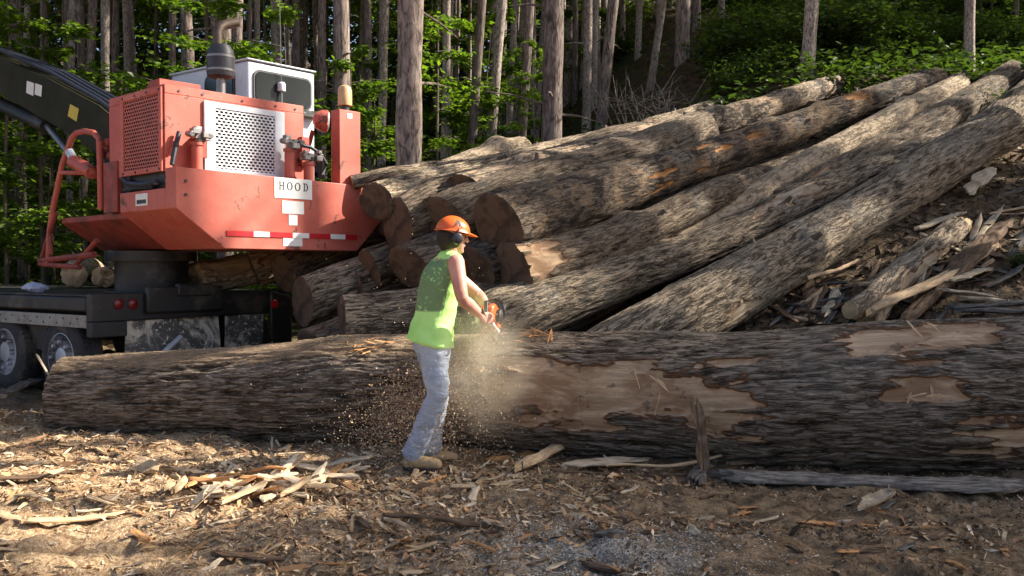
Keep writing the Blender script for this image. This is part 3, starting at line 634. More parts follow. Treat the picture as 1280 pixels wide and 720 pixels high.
# ------------------------------------------------------------------ uncountable litter
def chips(name, xs, ys, zs, L, W, cols, seed, tilt=.35, label='', cat='wood chips'):
    rs = np.random.RandomState(seed); n = len(xs)
    an = rs.uniform(0, 2*np.pi, n); d = np.stack([np.cos(an), np.sin(an), rs.normal(0, tilt, n)], -1); d /= np.linalg.norm(d, axis=1)[:, None]
    nr = np.stack([rs.normal(0, tilt, n), rs.normal(0, tilt, n), np.ones(n)], -1); w = np.cross(nr, d); w /= np.linalg.norm(w, axis=1)[:, None]; nn = np.cross(d, w)
    c = np.stack([xs, ys, zs], -1); V = np.zeros((n, 6, 3)); sk = rs.uniform(-.3, .3, (n, 1))
    for j, (a, b, e) in enumerate(((-.5, -.35, 0), (-.42, .5, 0), (0, -.5, .12), (.05, .5, .12), (.5, -.15, 0), (.44, .25, 0))):
        V[:, j] = c+d*(L*a)[:, None]+w*(W*b)[:, None]+nn*(L*e*rs.uniform(-1, 1, n))[:, None]
    b = np.arange(n)[:, None]*6
    F = np.concatenate([b+np.array([0, 2, 3, 1]), b+np.array([2, 4, 5, 3])])
    o = np_mesh(name, V.reshape(-1, 3), F, M['chip'], None, False, None, np.repeat(cols, 6, 0))
    return tag(o, label, cat, None, 'stuff')
rs = np.random.RandomState(8)
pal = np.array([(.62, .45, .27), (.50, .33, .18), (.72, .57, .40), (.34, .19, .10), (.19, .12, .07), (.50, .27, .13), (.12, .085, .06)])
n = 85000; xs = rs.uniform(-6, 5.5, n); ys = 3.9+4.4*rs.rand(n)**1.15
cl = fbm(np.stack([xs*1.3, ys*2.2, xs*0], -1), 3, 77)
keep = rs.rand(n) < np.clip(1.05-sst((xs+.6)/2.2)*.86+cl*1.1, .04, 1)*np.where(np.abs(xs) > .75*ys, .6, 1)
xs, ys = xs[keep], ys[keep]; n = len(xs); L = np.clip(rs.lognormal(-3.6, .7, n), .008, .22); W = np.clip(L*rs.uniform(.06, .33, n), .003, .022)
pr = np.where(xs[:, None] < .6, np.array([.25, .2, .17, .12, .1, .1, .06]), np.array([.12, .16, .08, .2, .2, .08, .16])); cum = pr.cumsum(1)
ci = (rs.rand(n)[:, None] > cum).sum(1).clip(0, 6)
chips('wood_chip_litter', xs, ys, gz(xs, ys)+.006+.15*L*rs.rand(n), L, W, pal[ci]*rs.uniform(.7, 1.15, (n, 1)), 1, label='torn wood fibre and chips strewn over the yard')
n = 22000; xs = rs.uniform(1.2, 9, n); ys = rs.uniform(7.6, 15, n); L = np.clip(rs.lognormal(-2.9, .65, n), .02, .35); W = np.clip(L*rs.uniform(.1, .45, n), .006, .06)
pal2 = np.array([(.05, .035, .025), (.11, .075, .05), (.2, .15, .1), (.42, .33, .24), (.08, .065, .05)])
chips('bark_litter', xs, ys, gz(xs, ys)+.02, L, W, pal2[rs.choice(5, n, p=[.3, .28, .18, .08, .16])], 2, label='dark bark crumbs and twigs covering the bank at right', cat='bark litter')
# fine pale sawdust on the ground by the camera
n = 15000; an = rs.uniform(0, 2*np.pi, n); rr = np.abs(rs.normal(0, .55, n)); xs = .42+rr*np.cos(an); ys = 4.5+rr*.8*np.sin(an)
L = rs.uniform(.004, .014, n)
chips('sawdust_litter', xs, ys, gz(xs, ys)+.004, L, L*.7, np.array([(.55, .50, .43)])*rs.uniform(.5, 1.25, (n, 1)), 3, label='greyish sawdust crumbs sprinkled at the bottom of the view', cat='sawdust')

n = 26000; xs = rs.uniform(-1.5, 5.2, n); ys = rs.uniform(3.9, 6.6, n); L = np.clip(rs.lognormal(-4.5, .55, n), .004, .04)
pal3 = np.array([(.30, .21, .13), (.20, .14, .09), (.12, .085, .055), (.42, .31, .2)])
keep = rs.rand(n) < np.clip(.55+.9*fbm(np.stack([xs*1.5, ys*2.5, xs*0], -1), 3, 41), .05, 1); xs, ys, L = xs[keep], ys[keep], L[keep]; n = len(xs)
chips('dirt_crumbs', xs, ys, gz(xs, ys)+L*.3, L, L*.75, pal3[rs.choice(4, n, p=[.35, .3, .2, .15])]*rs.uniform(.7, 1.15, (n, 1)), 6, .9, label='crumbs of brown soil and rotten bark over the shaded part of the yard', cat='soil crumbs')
# ------------------------------------------------------------------ trees
def leaves(cen, L, W, rs, up=.8, col=(.6, 1.2), yel=.25):
    """one folded diamond leaf per centre; returns V,F,cols"""
    n = len(cen); an = rs.uniform(0, 2*np.pi, n)
    d = np.stack([np.cos(an), np.sin(an), rs.normal(-.25, .3, n)], -1); d /= np.linalg.norm(d, axis=1)[:, None]
    nr = np.stack([rs.normal(0, 1-up, n), rs.normal(0, 1-up, n), np.full(n, .6)+rs.rand(n)*.3], -1); w = np.cross(nr, d); w /= np.linalg.norm(w, axis=1)[:, None]
    nn = np.cross(d, w); s = rs.uniform(.65, 1.35, n)[:, None]
    V = np.stack([cen, cen+d*L*s*.5+w*W*s*.5+nn*L*.08, cen+d*L*s, cen+d*L*s*.5-w*W*s*.5+nn*L*.08], 1)
    b = np.arange(n)[:, None]*4; F = b+np.array([0, 1, 2, 3])
    v = rs.uniform(col[0], col[1], (n, 1)); y = rs.rand(n, 1)*yel
    C = np.concatenate([v*(1+y), v*(1+.3*y), v*(1-.3*y)], 1)
    return V.reshape(-1, 3), F, np.repeat(C, 4, 0)
def me_of(o):
    me = o.data; bpy.data.objects.remove(o); return me
def trunk_mesh(h, r, seed, stubs=8, lean=0, taper=.45, name='trunk', mat='pinebark', zmin=1.5, flare=.25, seg=18):
    rs_ = random.Random(seed); mb = MB(); n = 44; pts = []; rad = []
    for i in range(n):
        z = h*(i/(n-1))**1.15-.5*(i == 0); pts.append((.05*math.sin(z*.6+seed)*r*4, .05*math.cos(z*.5+seed)*r*4, z)); rad.append(r*(1-taper*z/h)*(1+flare*math.exp(-max(z, 0)/.3))*(1+.05*math.sin(z*9+seed)+.04*rs_.uniform(-1, 1)))
    mb.tube(pts, rad, seg, (1, 0, 0))
    for k in range(stubs):
        z = rs_.uniform(zmin, h*.6); a = rs_.uniform(0, 6.28); l = rs_.uniform(.15, 1.1)*(.4+r*3); d = Vector((math.cos(a), math.sin(a), rs_.uniform(-.15, .45)))
        p = Vector((0, 0, z)); q = p+d*(r*.8)
        mb.tube([q, q+d*l*.5, q+d*l+Vector((0, 0, -.1*l))], [.02+r*.05, .012+r*.03, .004], 5)
    return me_of(mb.obj(name, M[mat], None, True, angle=60))
def pine_crown(h, seed, n=2900, z0=.66, rad=2.4):
    rs = np.random.RandomState(seed); z = h*(z0+(1-z0)*rs.rand(n)**1.0)
    nw = 26; wz = np.sort(h*(z0+(1-z0)*rs.rand(nw))); 
    cen = []; nb = 150
    for b in range(nb):
        zb = wz[rs.randint(nw)]; a = rs.uniform(0, 2*np.pi); f = 1-(zb/h-z0)/(1-z0); ln = rad*(.25+.75*f**.7)*rs.uniform(.55, 1.1)
        m = n//nb; t = .25+.75*rs.rand(m)**.6
        x = np.cos(a)*t*ln; y = np.sin(a)*t*ln; zz = zb+ln*(.15*t-.28*t*t)
        cen.append(np.stack([x, y, zz], -1)+rs.normal(0, .16, (m, 3)))
    V, F, C = leaves(np.concatenate(cen), .42, .17, rs, .5)
    return me_of(np_mesh('crown', V, F, M['needle'], None, False, None, C))
def broad_crown(h, seed, n=5000, z0=.35, rad=2.6, L=.17, W=.11, clumps=42, mat='leaf'):
    rs = np.random.RandomState(seed); cen = []
    for c in range(clumps):
        zc = h*(z0+(1-z0)*rs.rand()); f = math.sin(math.pi*min(1, max(.08, (zc/h-z0)/(1-z0))*.85+.15)); a = rs.uniform(0, 6.28); q = rad*f*rs.rand()**.5
        m = int(n/clumps*rs.uniform(.4, 1.6)); s = rs.uniform(.35, .8)
        cen.append(np.array([q*math.cos(a), q*math.sin(a), zc])+rs.normal(0, 1, (m, 3))*np.array([s, s, s*.45]))
    V, F, C = leaves(np.concatenate(cen), L, W, rs, .6)
    return me_of(np_mesh('crown', V, F, M[mat], None, False, None, C))
def sapling(h, seed, n=2600, nb=18, rad=1.5, z0=.12):
    """understory maple: flat sprays of leaves on spreading twigs; returns (stem, foliage) meshes"""
    rs = np.random.RandomState(seed); mb = MB(); mb.tube([(0, 0, -.3), (.04, .03, h*.4), (-.05, .06, h*.75), (0, 0, h)], [.032, .026, .016, .004], 8, (1, 0, 0)); cen = []
    for b in range(nb):
        z = h*(z0+(1-z0)*(b+rs.rand())/nb); a = rs.uniform(0, 6.28); f = 1-.55*(z/h); ln = rad*f*rs.uniform(.5, 1.15); d = np.array([math.cos(a), math.sin(a), rs.uniform(.05, .35)])
        p = np.array([0, 0, z]); mb.tube([p, p+d*ln*.5+np.array([0, 0, .04]), p+d*ln], [.012, .007, .002], 4)
        m = int(n/nb*rs.uniform(.5, 1.5)); t = .2+.85*rs.rand(m)**.8; s = rs.normal(0, .24*ln*.6, m)*(.3+t)
        perp = np.array([-d[1], d[0], 0]); cen.append(p+d*(t*ln)[:, None]+perp*s[:, None]+np.stack([0*t, 0*t, rs.normal(0, .045, m)-.08*t], -1))
    V, F, C = leaves(np.concatenate(cen), .115, .075, rs, .72)
    return me_of(mb.obj('trunk', M['twig'], None, True)), me_of(np_mesh('crown', V, F, M['leaf'], None, False, None, C))
def shrub(seed, n=1700, rad=.7, h=.9):
    rs = np.random.RandomState(seed); mb = MB(); cen = []
    for b in range(14):
        a = rs.uniform(0, 6.28); d = np.array([math.cos(a)*rs.uniform(.2, 1), math.sin(a)*rs.uniform(.2, 1), rs.uniform(.7, 1.3)]); d *= h/d[2]*rs.uniform(.5, 1)
        mb.tube([(0, 0, -.1), d*.5+np.array([0, 0, .08]), d*np.array([rad/h, rad/h, 1])*1.], [.01, .007, .002], 4)
        m = n//14; t = .35+.7*rs.rand(m); cen.append(d*np.array([rad/h, rad/h, 1])*t[:, None]+rs.normal(0, .13, (m, 3))*np.array([1, 1, .4]))
    V, F, C = leaves(np.concatenate(cen), .088, .055, rs, .7, (.5, 1.3))
    return me_of(mb.obj('stem', M['twig'], None, True)), me_of(np_mesh('foliage', V, F, M['leaf2'], None, False, None, C))
H = 24.
TR = [trunk_mesh(H, .15, s, 16, mat='pinebark') for s in (1, 2, 3)]
TRG = [trunk_mesh(H, .15, s, 5, mat='greybark', flare=.15) for s in (11, 12)]
PC = [pine_crown(H, s) for s in (1, 2, 3)]
BC = [broad_crown(18, s, 5200, .30) for s in (5, 6)]; BCH = broad_crown(20, 8, 3200, .62, 2.2)
SAP = [sapling(h, s, n, nb, r) for h, s, n, nb, r in ((5.5, 1, 2600, 20, 1.7), (4.2, 2, 2200, 16, 1.5), (7., 3, 3300, 24, 1.9), (3.2, 4, 1500, 12, 1.2))]
SHR = [shrub(s) for s in (1, 2, 3)]
def child(name, me, parent, sc=(1, 1, 1)):
    o = bpy.data.objects.new(name, me); COL.objects.link(o); o.parent = parent; o.scale = sc; return o
def tree(x, y, dia, label, group, lean=(0, 0), kind='pine', k=0, hs=1., name=None, crown=True):
    z = float(gz(x, y))-.05
    t = thing(name or ('pine_tree' if kind == 'pine' else 'broadleaf_tree'), label, 'tree', (x, y, z), 0, group)
    f = dia/.30; t.rotation_euler = (lean[1], lean[0], 0)
    child('trunk', (TR if kind == 'pine' else TRG)[k % (3 if kind == 'pine' else 2)], t, (f, f, hs)).rotation_euler = (0, 0, k*1.3)
    if crown:
        if kind == 'pine': child('crown', PC[k % 3], t, (.85, .85, hs)).rotation_euler = (0, 0, k*2.1)
        else: child('crown', BCH, t, (1, 1, hs)).rotation_euler = (0, 0, k*2.1)
    return t
# px at mid height of view, px width, distance, kind, top px - base px, label
main = [
 (283, 21, 15.5, 'pine', 2, 'dark trunk rising directly behind the loader muffler'),
 (345, 11, 21, 'grey', -2, 'pale slim trunk above the white cab roof'),
 (428, 22, 15, 'pine', 1, 'grey trunk behind the loader beacon post'),
 (514, 37, 13.0, 'pine', 0, 'thickest pine trunk, directly above the hard hat, with peeling bark'),
 (557, 12, 18.5, 'grey', 3, 'pale mottled slim trunk right of the thickest pine'),
 (597, 13, 17, 'pine', 13, 'slim leaning trunk second right of the thickest pine'),
 (621, 14, 18, 'grey', 15, 'bright pale leaning trunk above the right of the man'),
 (640, 9, 24, 'grey', 8, 'thin pale trunk close right of the bright leaning one'),
 (657, 13, 18.5, 'pine', 10, 'slim brownish trunk left of the stout dark pine'),
 (691, 28, 14.5, 'pine', 8, 'stout dark pine with its right edge sunlit, mid view'),
 (718, 8, 26, 'pine', 2, 'thin dim trunk just right of the stout dark pine'),
 (743, 9, 22, 'grey', 4, 'thin bright trunk right of the stout dark pine'),
 (758, 15, 18, 'pine', 17, 'medium leaning trunk left of the tangled twigs'),
 (777, 8, 27, 'pine', 3, 'dim thin trunk behind the medium leaning one'),
 (797, 9, 24, 'grey', 3, 'pale slim trunk left of the strongly leaning one'),
 (816, 10, 19, 'grey', 27, 'strongly leaning bright slim trunk near the middle'),
 (836, 7, 30, 'grey', 2, 'very thin pale trunk behind the leaning one'),
 (852, 19, 20, 'pine', 0, 'dark stout trunk beside the green undergrowth'),
 (868, 11, 23, 'pine', 2, 'dark trunk touching the right of the dark stout one'),
 (899, 9, 25, 'pine', 1, 'last dim trunk before the green bank'),
 (1008, 18, 15.4, 'grey', 13, 'lone grey trunk standing above the top log ends'),
 (1208, 14, 15.8, 'grey', 3, 'lone grey trunk behind the smooth pale log end'),
 (1127, 6, 24, 'grey', 4, 'very thin trunk between the two lone grey trunks'),
 (1266, 6, 20, 'pine', 3, 'very thin trunk near the right edge of the view'),
]
used = []
for i, (px, w, d, kd, ln, lab) in enumerate(main):
    x = (px-640)/FOC*d; zb = float(tz(x, d)); hb = 335-FOC*(zb-CAMZ)/d
    la = math.atan2(ln, 190.)
    x -= math.tan(la)*((335-90)/FOC*d+CAMZ-zb)
    tree(x, d, w*d/FOC*.93, lab, None, (la, 0), kd, i, random.Random(i).uniform(.85, 1.1)); used.append((px, d))
rng = random.Random(21)
def far_px(px, d): return all(abs(px-u)*d/FOC > .5 or abs(d-v) > 1.0 for u, v in used)
k = 0
while k < 125:
    d = rng.uniform(17, 62) if k < 95 else rng.uniform(15.5, 34); px = rng.uniform(-80, 930) if k < 95 else rng.uniform(-60, 420)
    if d < 19 and 430 < px < 930: continue
    if not far_px(px, d): continue
    used.append((px, d)); kd = 'pine' if rng.random() < .6 else 'grey'
    tree((px-640)/FOC*d, d, rng.uniform(.11, .30), 'slender background pine trunk deep in the dark stand' if kd == 'pine' else 'slender pale background trunk deep in the dark stand',
         'background pines' if kd == 'pine' else 'pale background trunks', (rng.gauss(0, .02), rng.gauss(0, .02)), kd, k, rng.uniform(.8, 1.05)); k += 1
k = 0
while k < 52:
    d = rng.uniform(18.5, 44); px = rng.uniform(430, 930) if k < 38 else rng.uniform(900, 1290)
    if not far_px(px, d): continue
    used.append((px, d)); tree((px-640)/FOC*d, d, rng.uniform(.10, .20), 'thin pale trunk among the crowded stand behind the pile' if k < 38 else 'thin pale trunk rising from the green bank', 'thin pale trunks behind the pile' if k < 38 else 'thin pale trunks on the green bank', (rng.gauss(.015, .03), 0), 'grey', k, rng.uniform(.85, 1.05)); k += 1
k = 0
while k < 34:
    d = rng.uniform(13, 50); px = rng.uniform(-900, -90)
    if not far_px(px, d): continue
    used.append((px, d)); tree((px-640)/FOC*d, d, rng.uniform(.14, .32), 'pine beyond the left edge of the view', 'pines beyond the left edge of the view', (rng.gauss(0, .02), 0), 'pine', k, rng.uniform(.85, 1.05)); k += 1
k = 0
while k < 46:
    d = rng.uniform(22, 60); px = rng.uniform(930, 1800)
    if px < 1290 and k > 26: continue
    if not far_px(px, d): continue
    used.append((px, d)); tree((px-640)/FOC*d, d, rng.uniform(.12, .25), 'dim trunk high on the green bank at right', 'trees on the right bank', (rng.gauss(0, .02), 0), 'grey', k); k += 1
# woods standing round the yard outside the view: they throw the dappled shade
S_AZ = Vector((1, .15, 0)).normalized(); S_EL = R(37); SUN = (S_AZ*math.cos(S_EL)+Vector((0, 0, math.sin(S_EL)))).normalized()
def caster(tx, ty, tzz, dist, kind='grey', rad=1., hgt=None, lab='broadleaf tree at the right edge of the yard, outside the view'):
    """stands a tree so that its crown centre lies on the sun's path to (tx, ty, tzz)"""
    p = Vector((tx, ty, tzz))+SUN*(dist/math.cos(S_EL)); g = float(gz(p.x, p.y)); cc = p.z-g
    h = cc/.66; t = thing('broadleaf_tree', lab, 'tree', (p.x, p.y, g-.05), 0, 'trees outside the right edge of the view')
    child('trunk', TRG[0], t, (1.0, 1.0, h*.9/H)); c = child('crown', BC[0], t, (rad, rad, .33)); c.location = (0, 0, cc-11.7*.33); c.rotation_euler = (0, 0, dist)
for a in CASTERS: caster(*a)
for i in range(9):
    d = 17+i*.8; px = 905+(i*137) % 400; x = (px-640)/FOC*d; caster(x, d, float(tz(x, d))+.5, 8+(i*5) % 9, 'grey', .75)
for i, (x, y, d_) in enumerate(BARE_PINES): tree(x, y, d_, 'tall crownless pine trunk set for shade stripes by the log pile, outside the right edge of the view', 'crownless pine trunks outside the right edge of the view', (.01*i, 0), 'pine', i, 1.0, crown=False)

# understory
def sap(x, y, k, sc, lab, grp, name='sapling'):
    t = thing(name, lab, 'sapling', (x, y, float(gz(x, y))), 0, grp); t.rotation_euler = (0, 0, k*1.9); t.scale = (sc, sc, sc)
    child('trunk', SAP[k % 4][0], t); child('crown', SAP[k % 4][1], t)
rng = random.Random(4); k = 0
for _ in range(44):
    d = rng.uniform(13.5, 30); px = rng.uniform(-120, 640)
    if px > 480 and d < 15.5: d += 3
    if d < 15.5 and px < 260: d += 2
    sap((px-640)/FOC*d, d, k, rng.uniform(.8, 1.35), 'leafy green understory sapling among the pines left of centre', 'saplings left of centre'); k += 1
for _ in range(8):
    d = rng.uniform(26, 38); px = rng.uniform(600, 960); sap((px-640)/FOC*d, d, k, rng.uniform(.5, .95), 'small green sapling in the dim middle of the stand', 'saplings in the middle of the stand'); k += 1
for _ in range(40):
    d = rng.uniform(13, 36); px = rng.uniform(-800, -100); sap((px-640)/FOC*d, d, k, rng.uniform(.9, 1.4), 'green sapling beyond the left edge of the view', 'saplings beyond the left edge of the view'); k += 1
for _ in range(40):
    d = rng.uniform(27, 46); px = rng.uniform(-80, 760); sap((px-640)/FOC*d, d, k, rng.uniform(1., 1.5), 'green sapling far back between the trunks', 'saplings far back between the trunks'); k += 1
for _ in range(24):
    d = rng.uniform(20, 38); px = rng.uniform(900, 1420); sap((px-640)/FOC*d, d, k, rng.uniform(.7, 1.2), 'leafy green sapling on the right bank', 'saplings on the right bank'); k += 1
for px, d, sc in ((668, 17.2, .55), (468, 14.8, .9), (545, 16.5, .9), (480, 13.8, .6), (440, 14.5, .8), (585, 17, .7)):
    sap((px-640)/FOC*d, d, k, sc, 'bright leafed sapling growing just behind the log ridge', 'saplings behind the log ridge'); k += 1
def shr(x, y, k, sc, lab, grp):
    t = thing('forest_shrub', lab, 'shrub', (x, y, float(gz(x, y))-.03), 0, grp); t.rotation_euler = (0, 0, k*1.3); t.scale = (sc, sc, sc*.9)
    child('stem', SHR[k % 3][0], t); child('foliage', SHR[k % 3][1], t)
for j, (px, d, sc, lab) in enumerate(((1068, 17.0, 1.7, 'brightest bushy shrub between the two lone grey trunks'), (1040, 17.6, 1.3, 'bright shrub touching the left of the brightest bush'), (905, 15.6, .7, 'small bright shrub above the upper ridge log'), (940, 15.9, .8, 'bright shrub just left of the ridge log end'), (1100, 16.4, .9, 'low shrub right of the brightest bush'), (975, 16.3, .7, 'thin shrub left of the lone grey trunk'), (1258, 13.6, .6, 'grassy shrub at the right edge behind the logs'))):
    shr((px-640)/FOC*d, d, j, sc, lab, None)
for _ in range(105):
    d = rng.uniform(16.3, 34); px = rng.uniform(900, 1400); shr((px-640)/FOC*d, d, _, rng.uniform(.6, 1.4), 'leafy shrub covering the shaded right bank', 'shrubs on the right bank')
for _ in range(70):
    d = rng.uniform(13.5, 32); px = rng.uniform(-100, 900)
    if px > 520 and (d < 19 or _ % 3): continue
    shr((px-640)/FOC*d, d, _, rng.uniform(.6, 1.5), 'leafy shrub on the forest floor under the pines', 'shrubs under the pines')
shr(*at(1275, 335, 9.8)[:2], 2, .28, 'small green weed tuft at the right edge by the planks', None)
# bare twig tangle
mb = MB(); r2 = random.Random(3)
for q in range(26):
    b = Vector((r2.uniform(-.7, .7), r2.uniform(-.3, .3), 0)); d = Vector((r2.uniform(-.6, .6), r2.uniform(-.3, .3), r2.uniform(.5, 1.3))); m = b+d*.5+Vector((r2.gauss(0, .1), 0, .05)); mb.tube([b, m, b+d], [.014, .01, .003], 5)
    for w in range(3): e = m+Vector((r2.gauss(0, .35), r2.gauss(0, .2), r2.uniform(0, .4))); mb.tube([m, e], [.007, .002], 4)
tw = mb.obj('brushwood', M['greybark'], None, True); p = at(812, 165, 15.6); tw.location = (p.x, p.y, float(gz(p.x, p.y))); tag(tw, 'tangle of bare pale twigs at the foot of the leaning trunks', 'brushwood')
# ground cover + far wood
rs = np.random.RandomState(31); n = 36000; d = 14.5+30*rs.rand(n)**1.4; px = rs.uniform(430, 1450, n); xs = (px-640)/FOC*d; keep = rs.rand(n) < np.clip(.12+.9*sst((px-820)/200)+.3*fbm(np.stack([xs, d, d*0], -1)*.6, 2, 5), 0, 1); xs, d = xs[keep], d[keep]
V, F, C = leaves(np.stack([xs, d, gz(xs, d)+.05+.45*rs.rand(len(xs))**1.5], -1), .15, .10, rs, .7)
tag(np_mesh('ground_cover', V, F, M['leaf2'], None, False, None, C), 'low green leaves carpeting the forest floor', 'ground cover', None, 'stuff')
n = 90; cen = []
for c in range(1500):
    y = rs.uniform(50, 92); px = rs.uniform(-250, 1550) if c < 500 else rs.uniform(-120, 700) if c < 1200 else rs.uniform(-1300, -100); x = (px-640)/FOC*y; z = float(tz(x, y))+rs.uniform(-1, 30); m = 150
    cen.append(np.array([x, y, z])+rs.normal(0, 1, (m, 3))*np.array([1.8, 1.8, 1.0]))
V, F, C = leaves(np.concatenate(cen), .50, .34, rs, .4)
tag(np_mesh('far_forest', V, F, M['leaf_far'], None, False, None, C), 'dark far wood closing the view behind the trunks', 'forest', None, 'stuff')
# ------------------------------------------------------------------ loader (local x along the counterweight plate, y into the machine)
LD = thing('log_loader', 'faded red swing loader with white cab, dark boom and big counterweight plate, on the trailer', 'loader', (-3.18, 8.4, 0), R(48.5))
L_ = Matrix.Translation((-3.18, 8.4, 0)) @ Matrix.Rotation(R(48.5), 4, 'Z'); LI = L_.inverted()
ZT, ZM, ZB = 2.44, 2.07, 1.69
mb = MB(); mb.prism([(0, ZM), (.51, ZB), (2.16, ZB), (2.54, ZM), (2.54, ZT-.01), (0, ZT+.02)], 1, 0, .2); cw = mb.obj('counterweight_plate', M['red'], LD, bevel=.008)
mb = MB(); mb.prism([(.002, ZM+.002), (.505, ZB+.004), (2.16, ZB+.004), (2.538, ZM), (2.53, 2.27), (.002, 2.27)], 1, .2, 1.16); mb.obj('counterweight_body', M['red'], LD, bevel=.008)
mb = MB(); mb.prism([(.09, 2.02), (.55, ZB+.02), (2.1, ZB+.02), (2.4, 2.0), (2.4, 2.08), (.09, 2.08)], 1, 1.16, 2.85); mb.obj('turntable_platform', M['red_dark'], LD, bevel=.008)
mb = MB(); mb.lathe([(.50, 1.58), (.50, 1.69), (.44, 1.69)], (.75, 2.0, 0)); mb.lathe([(.40, 1.15), (.40, 1.6)], (.75, 2.0, 0)); mb.lathe([(.52, 1.16), (.52, 1.24), (.42, 1.24)], (.75, 2.0, 0)); mb.obj('pedestal', M['black'], LD, True)
# dark recess + engine house
mb = MB(); mb.box((.08, .34, 2.275), (1.62, 1.48, 2.46)); mb.obj('engine_base', M['black'], LD)
mb = MB()
mb.box((.05, .30, 3.20), (1.66, 1.5, 3.29)); mb.box((.05, 1.18, 2.44), (.5, 1.5, 3.2)); mb.box((.05, .30, 2.44), (.46, .36, 3.2)); mb.box((1.39, .30, 2.44), (1.66, .40, 3.2)); mb.box((1.60, .4, 2.44), (1.66, 1.5, 3.2))
mb.box((.46, .30, 3.13), (1.39, .36, 3.2)); mb.box((.46, .30, 2.44), (1.39, .36, 2.50))
hs = mb.obj('engine_house', M['red'], LD, bevel=.006)
mb = MB(); mb.box((.16, .5, 2.46), (1.55, 1.4, 3.19)); mb.obj('engine_core', M['black'], LD)
mb = MB(); mb.prism([(.42, 3.292), (.42, 3.36), (.62, 3.36), (.70, 3.292)], 0, .06, .5); mb.box((.3, .72, 3.292), (1.2, 1.4, 3.31)); mb.obj('filler_box', M['red_dark'], LD, bevel=.006)
def panel(lo, hi, fr, mat, framemat, name, axis_):
    """framed sheet of perforated metal: the frame, then the sheet as its child"""
    mb = MB(); (x0, y0, z0), (x1, y1, z1) = lo, hi
    if axis_ == 0:
        for a in (((x0, y0, z0), (x0+fr, y1, z1)), ((x1-fr, y0, z0), (x1, y1, z1)), ((x0+fr, y0, z1-fr*.5), (x1-fr, y1, z1)), ((x0+fr, y0, z0), (x1-fr, y1, z0+fr*.5))): mb.box(*a)
        f = mb.obj(name, framemat, LD, bevel=.004); s = MB(); s.box((x0+fr, (y0+y1)/2-.003, z0+fr*.5), (x1-fr, (y0+y1)/2+.003, z1-fr*.5)); s.obj('perforated_sheet', mat, f)
    else:
        for a in (((x0, y0, z0), (x1, y0+fr, z1)), ((x0, y1-fr, z0), (x1, y1, z1)), ((x0, y0+fr, z1-fr), (x1, y1-fr, z1)), ((x0, y0+fr, z0), (x1, y1-fr, z0+fr))): mb.box(*a)
        f = mb.obj(name, framemat, LD, bevel=.004); s = MB(); s.box(((x0+x1)/2-.003, y0+fr, z0+fr), ((x0+x1)/2+.003, y1-fr, z1-fr)); s.obj('perforated_sheet', mat, f)
panel((.455, .270, 2.45), (1.395, .297, 3.18), .12, M['perf_white'], M['white'], 'radiator_grille', 0)
panel((.018, .315, 2.44), (.047, 1.17, 3.26), .055, M['perf_red'], M['red'], 'side_grille', 1)
mb = MB(); 
for x in (.2, .45, .9, 1.3, 1.55): mb.lathe([(.013, 0), (.013, .008)], (x, .30, 3.24), (0, -1, 0), 8)
for y in (.35, .6, .85, 1.12):
    mb.lathe([(.012, 0), (.012, .008)], (.018, y, 3.235), (-1, 0, 0), 8); mb.lathe([(.012, 0), (.012, .008)], (.018, y, 2.465), (-1, 0, 0), 8)
for x, z in ((.1, 2.2), (.1, 2.33), (2.45, 2.3), (2.45, 2.18)): mb.lathe([(.016, 0), (.016, .01)], (x, 0, z), (0, -1, 0), 8)
mb.obj('bolt_heads', M['soot'], LD, True)
# hoses in the recess below the side grille
mb = MB(); mb.tube([(.03, 1.15, 2.42), (.015, 1.0, 2.36), (.02, .7, 2.33), (.02, .4, 2.34)], .03, 8); mb.tube([(.04, 1.15, 2.30), (.03, .9, 2.31), (.03, .5, 2.30)], .022, 8); mb.obj('recess_hose', M['dkblue'], LD, True)
# cab
CB = MB(); CB.prism([(1.62, 2.3), (3.5, 2.3), (3.5, 4.10), (1.62, 4.02)], 0, 1.79, 2.77)
cab = CB.obj('cab', M['white'], LD, bevel=.03)
wz0, wz1 = 3.55, 3.90
def rrect(x0, z0, x1, z1, r=.06, n=5):
    o = []
    for cx, cz, a in ((x1-r, z1-r, 0), (x0+r, z1-r, 90), (x0+r, z0+r, 180), (x1-r, z0+r, 270)):
        for i in range(n+1): t = R(a+90*i/n); o.append((cx+r*math.cos(t), cz+r*math.sin(t)))
    return o
mb = MB(); mb.prism(rrect(1.86, 3.52, 2.71, 3.93, .09), 1, 1.60, 1.635); w = mb.obj('cab_window', M['soot'], cab); mb = MB(); mb.prism(rrect(1.885, 3.545, 2.685, 3.905, .07), 1, 1.592, 1.61); mb.obj('window_pane', M['glass'], w)
mb = MB(); mb.prism(rrect(1.9, 3.42, 2.6, 3.95, .09), 0, 1.77, 1.80); w2 = mb.obj('cab_window', M['soot'], cab)
mb = MB(); mb.prism(rrect(1.93, 3.45, 2.57, 3.92, .07), 0, 1.762, 1.785); mb.obj('window_pane', M['glass'], w2)
mb = MB(); mb.box((1.74, 1.55, 4.035), (2.83, 3.6, 4.075), Matrix.Translation((0, 0, 0))); mb2 = mb
for v in range(8): pass
mb = MB(); mb.prism([(3.54, 4.10), (3.54, 4.13), (1.60, 4.05), (1.60, 4.03)], 0, 1.775, 2.785); mb.obj('cab_roof', M['white'], cab, bevel=.012)
mb = MB(); mb.prism([(1.50, 3.46), (1.60, 3.53), (1.60, 3.50), (1.50, 3.43)], 0, 2.50, 2.80); mb.obj('window_awning', M['black'], cab)
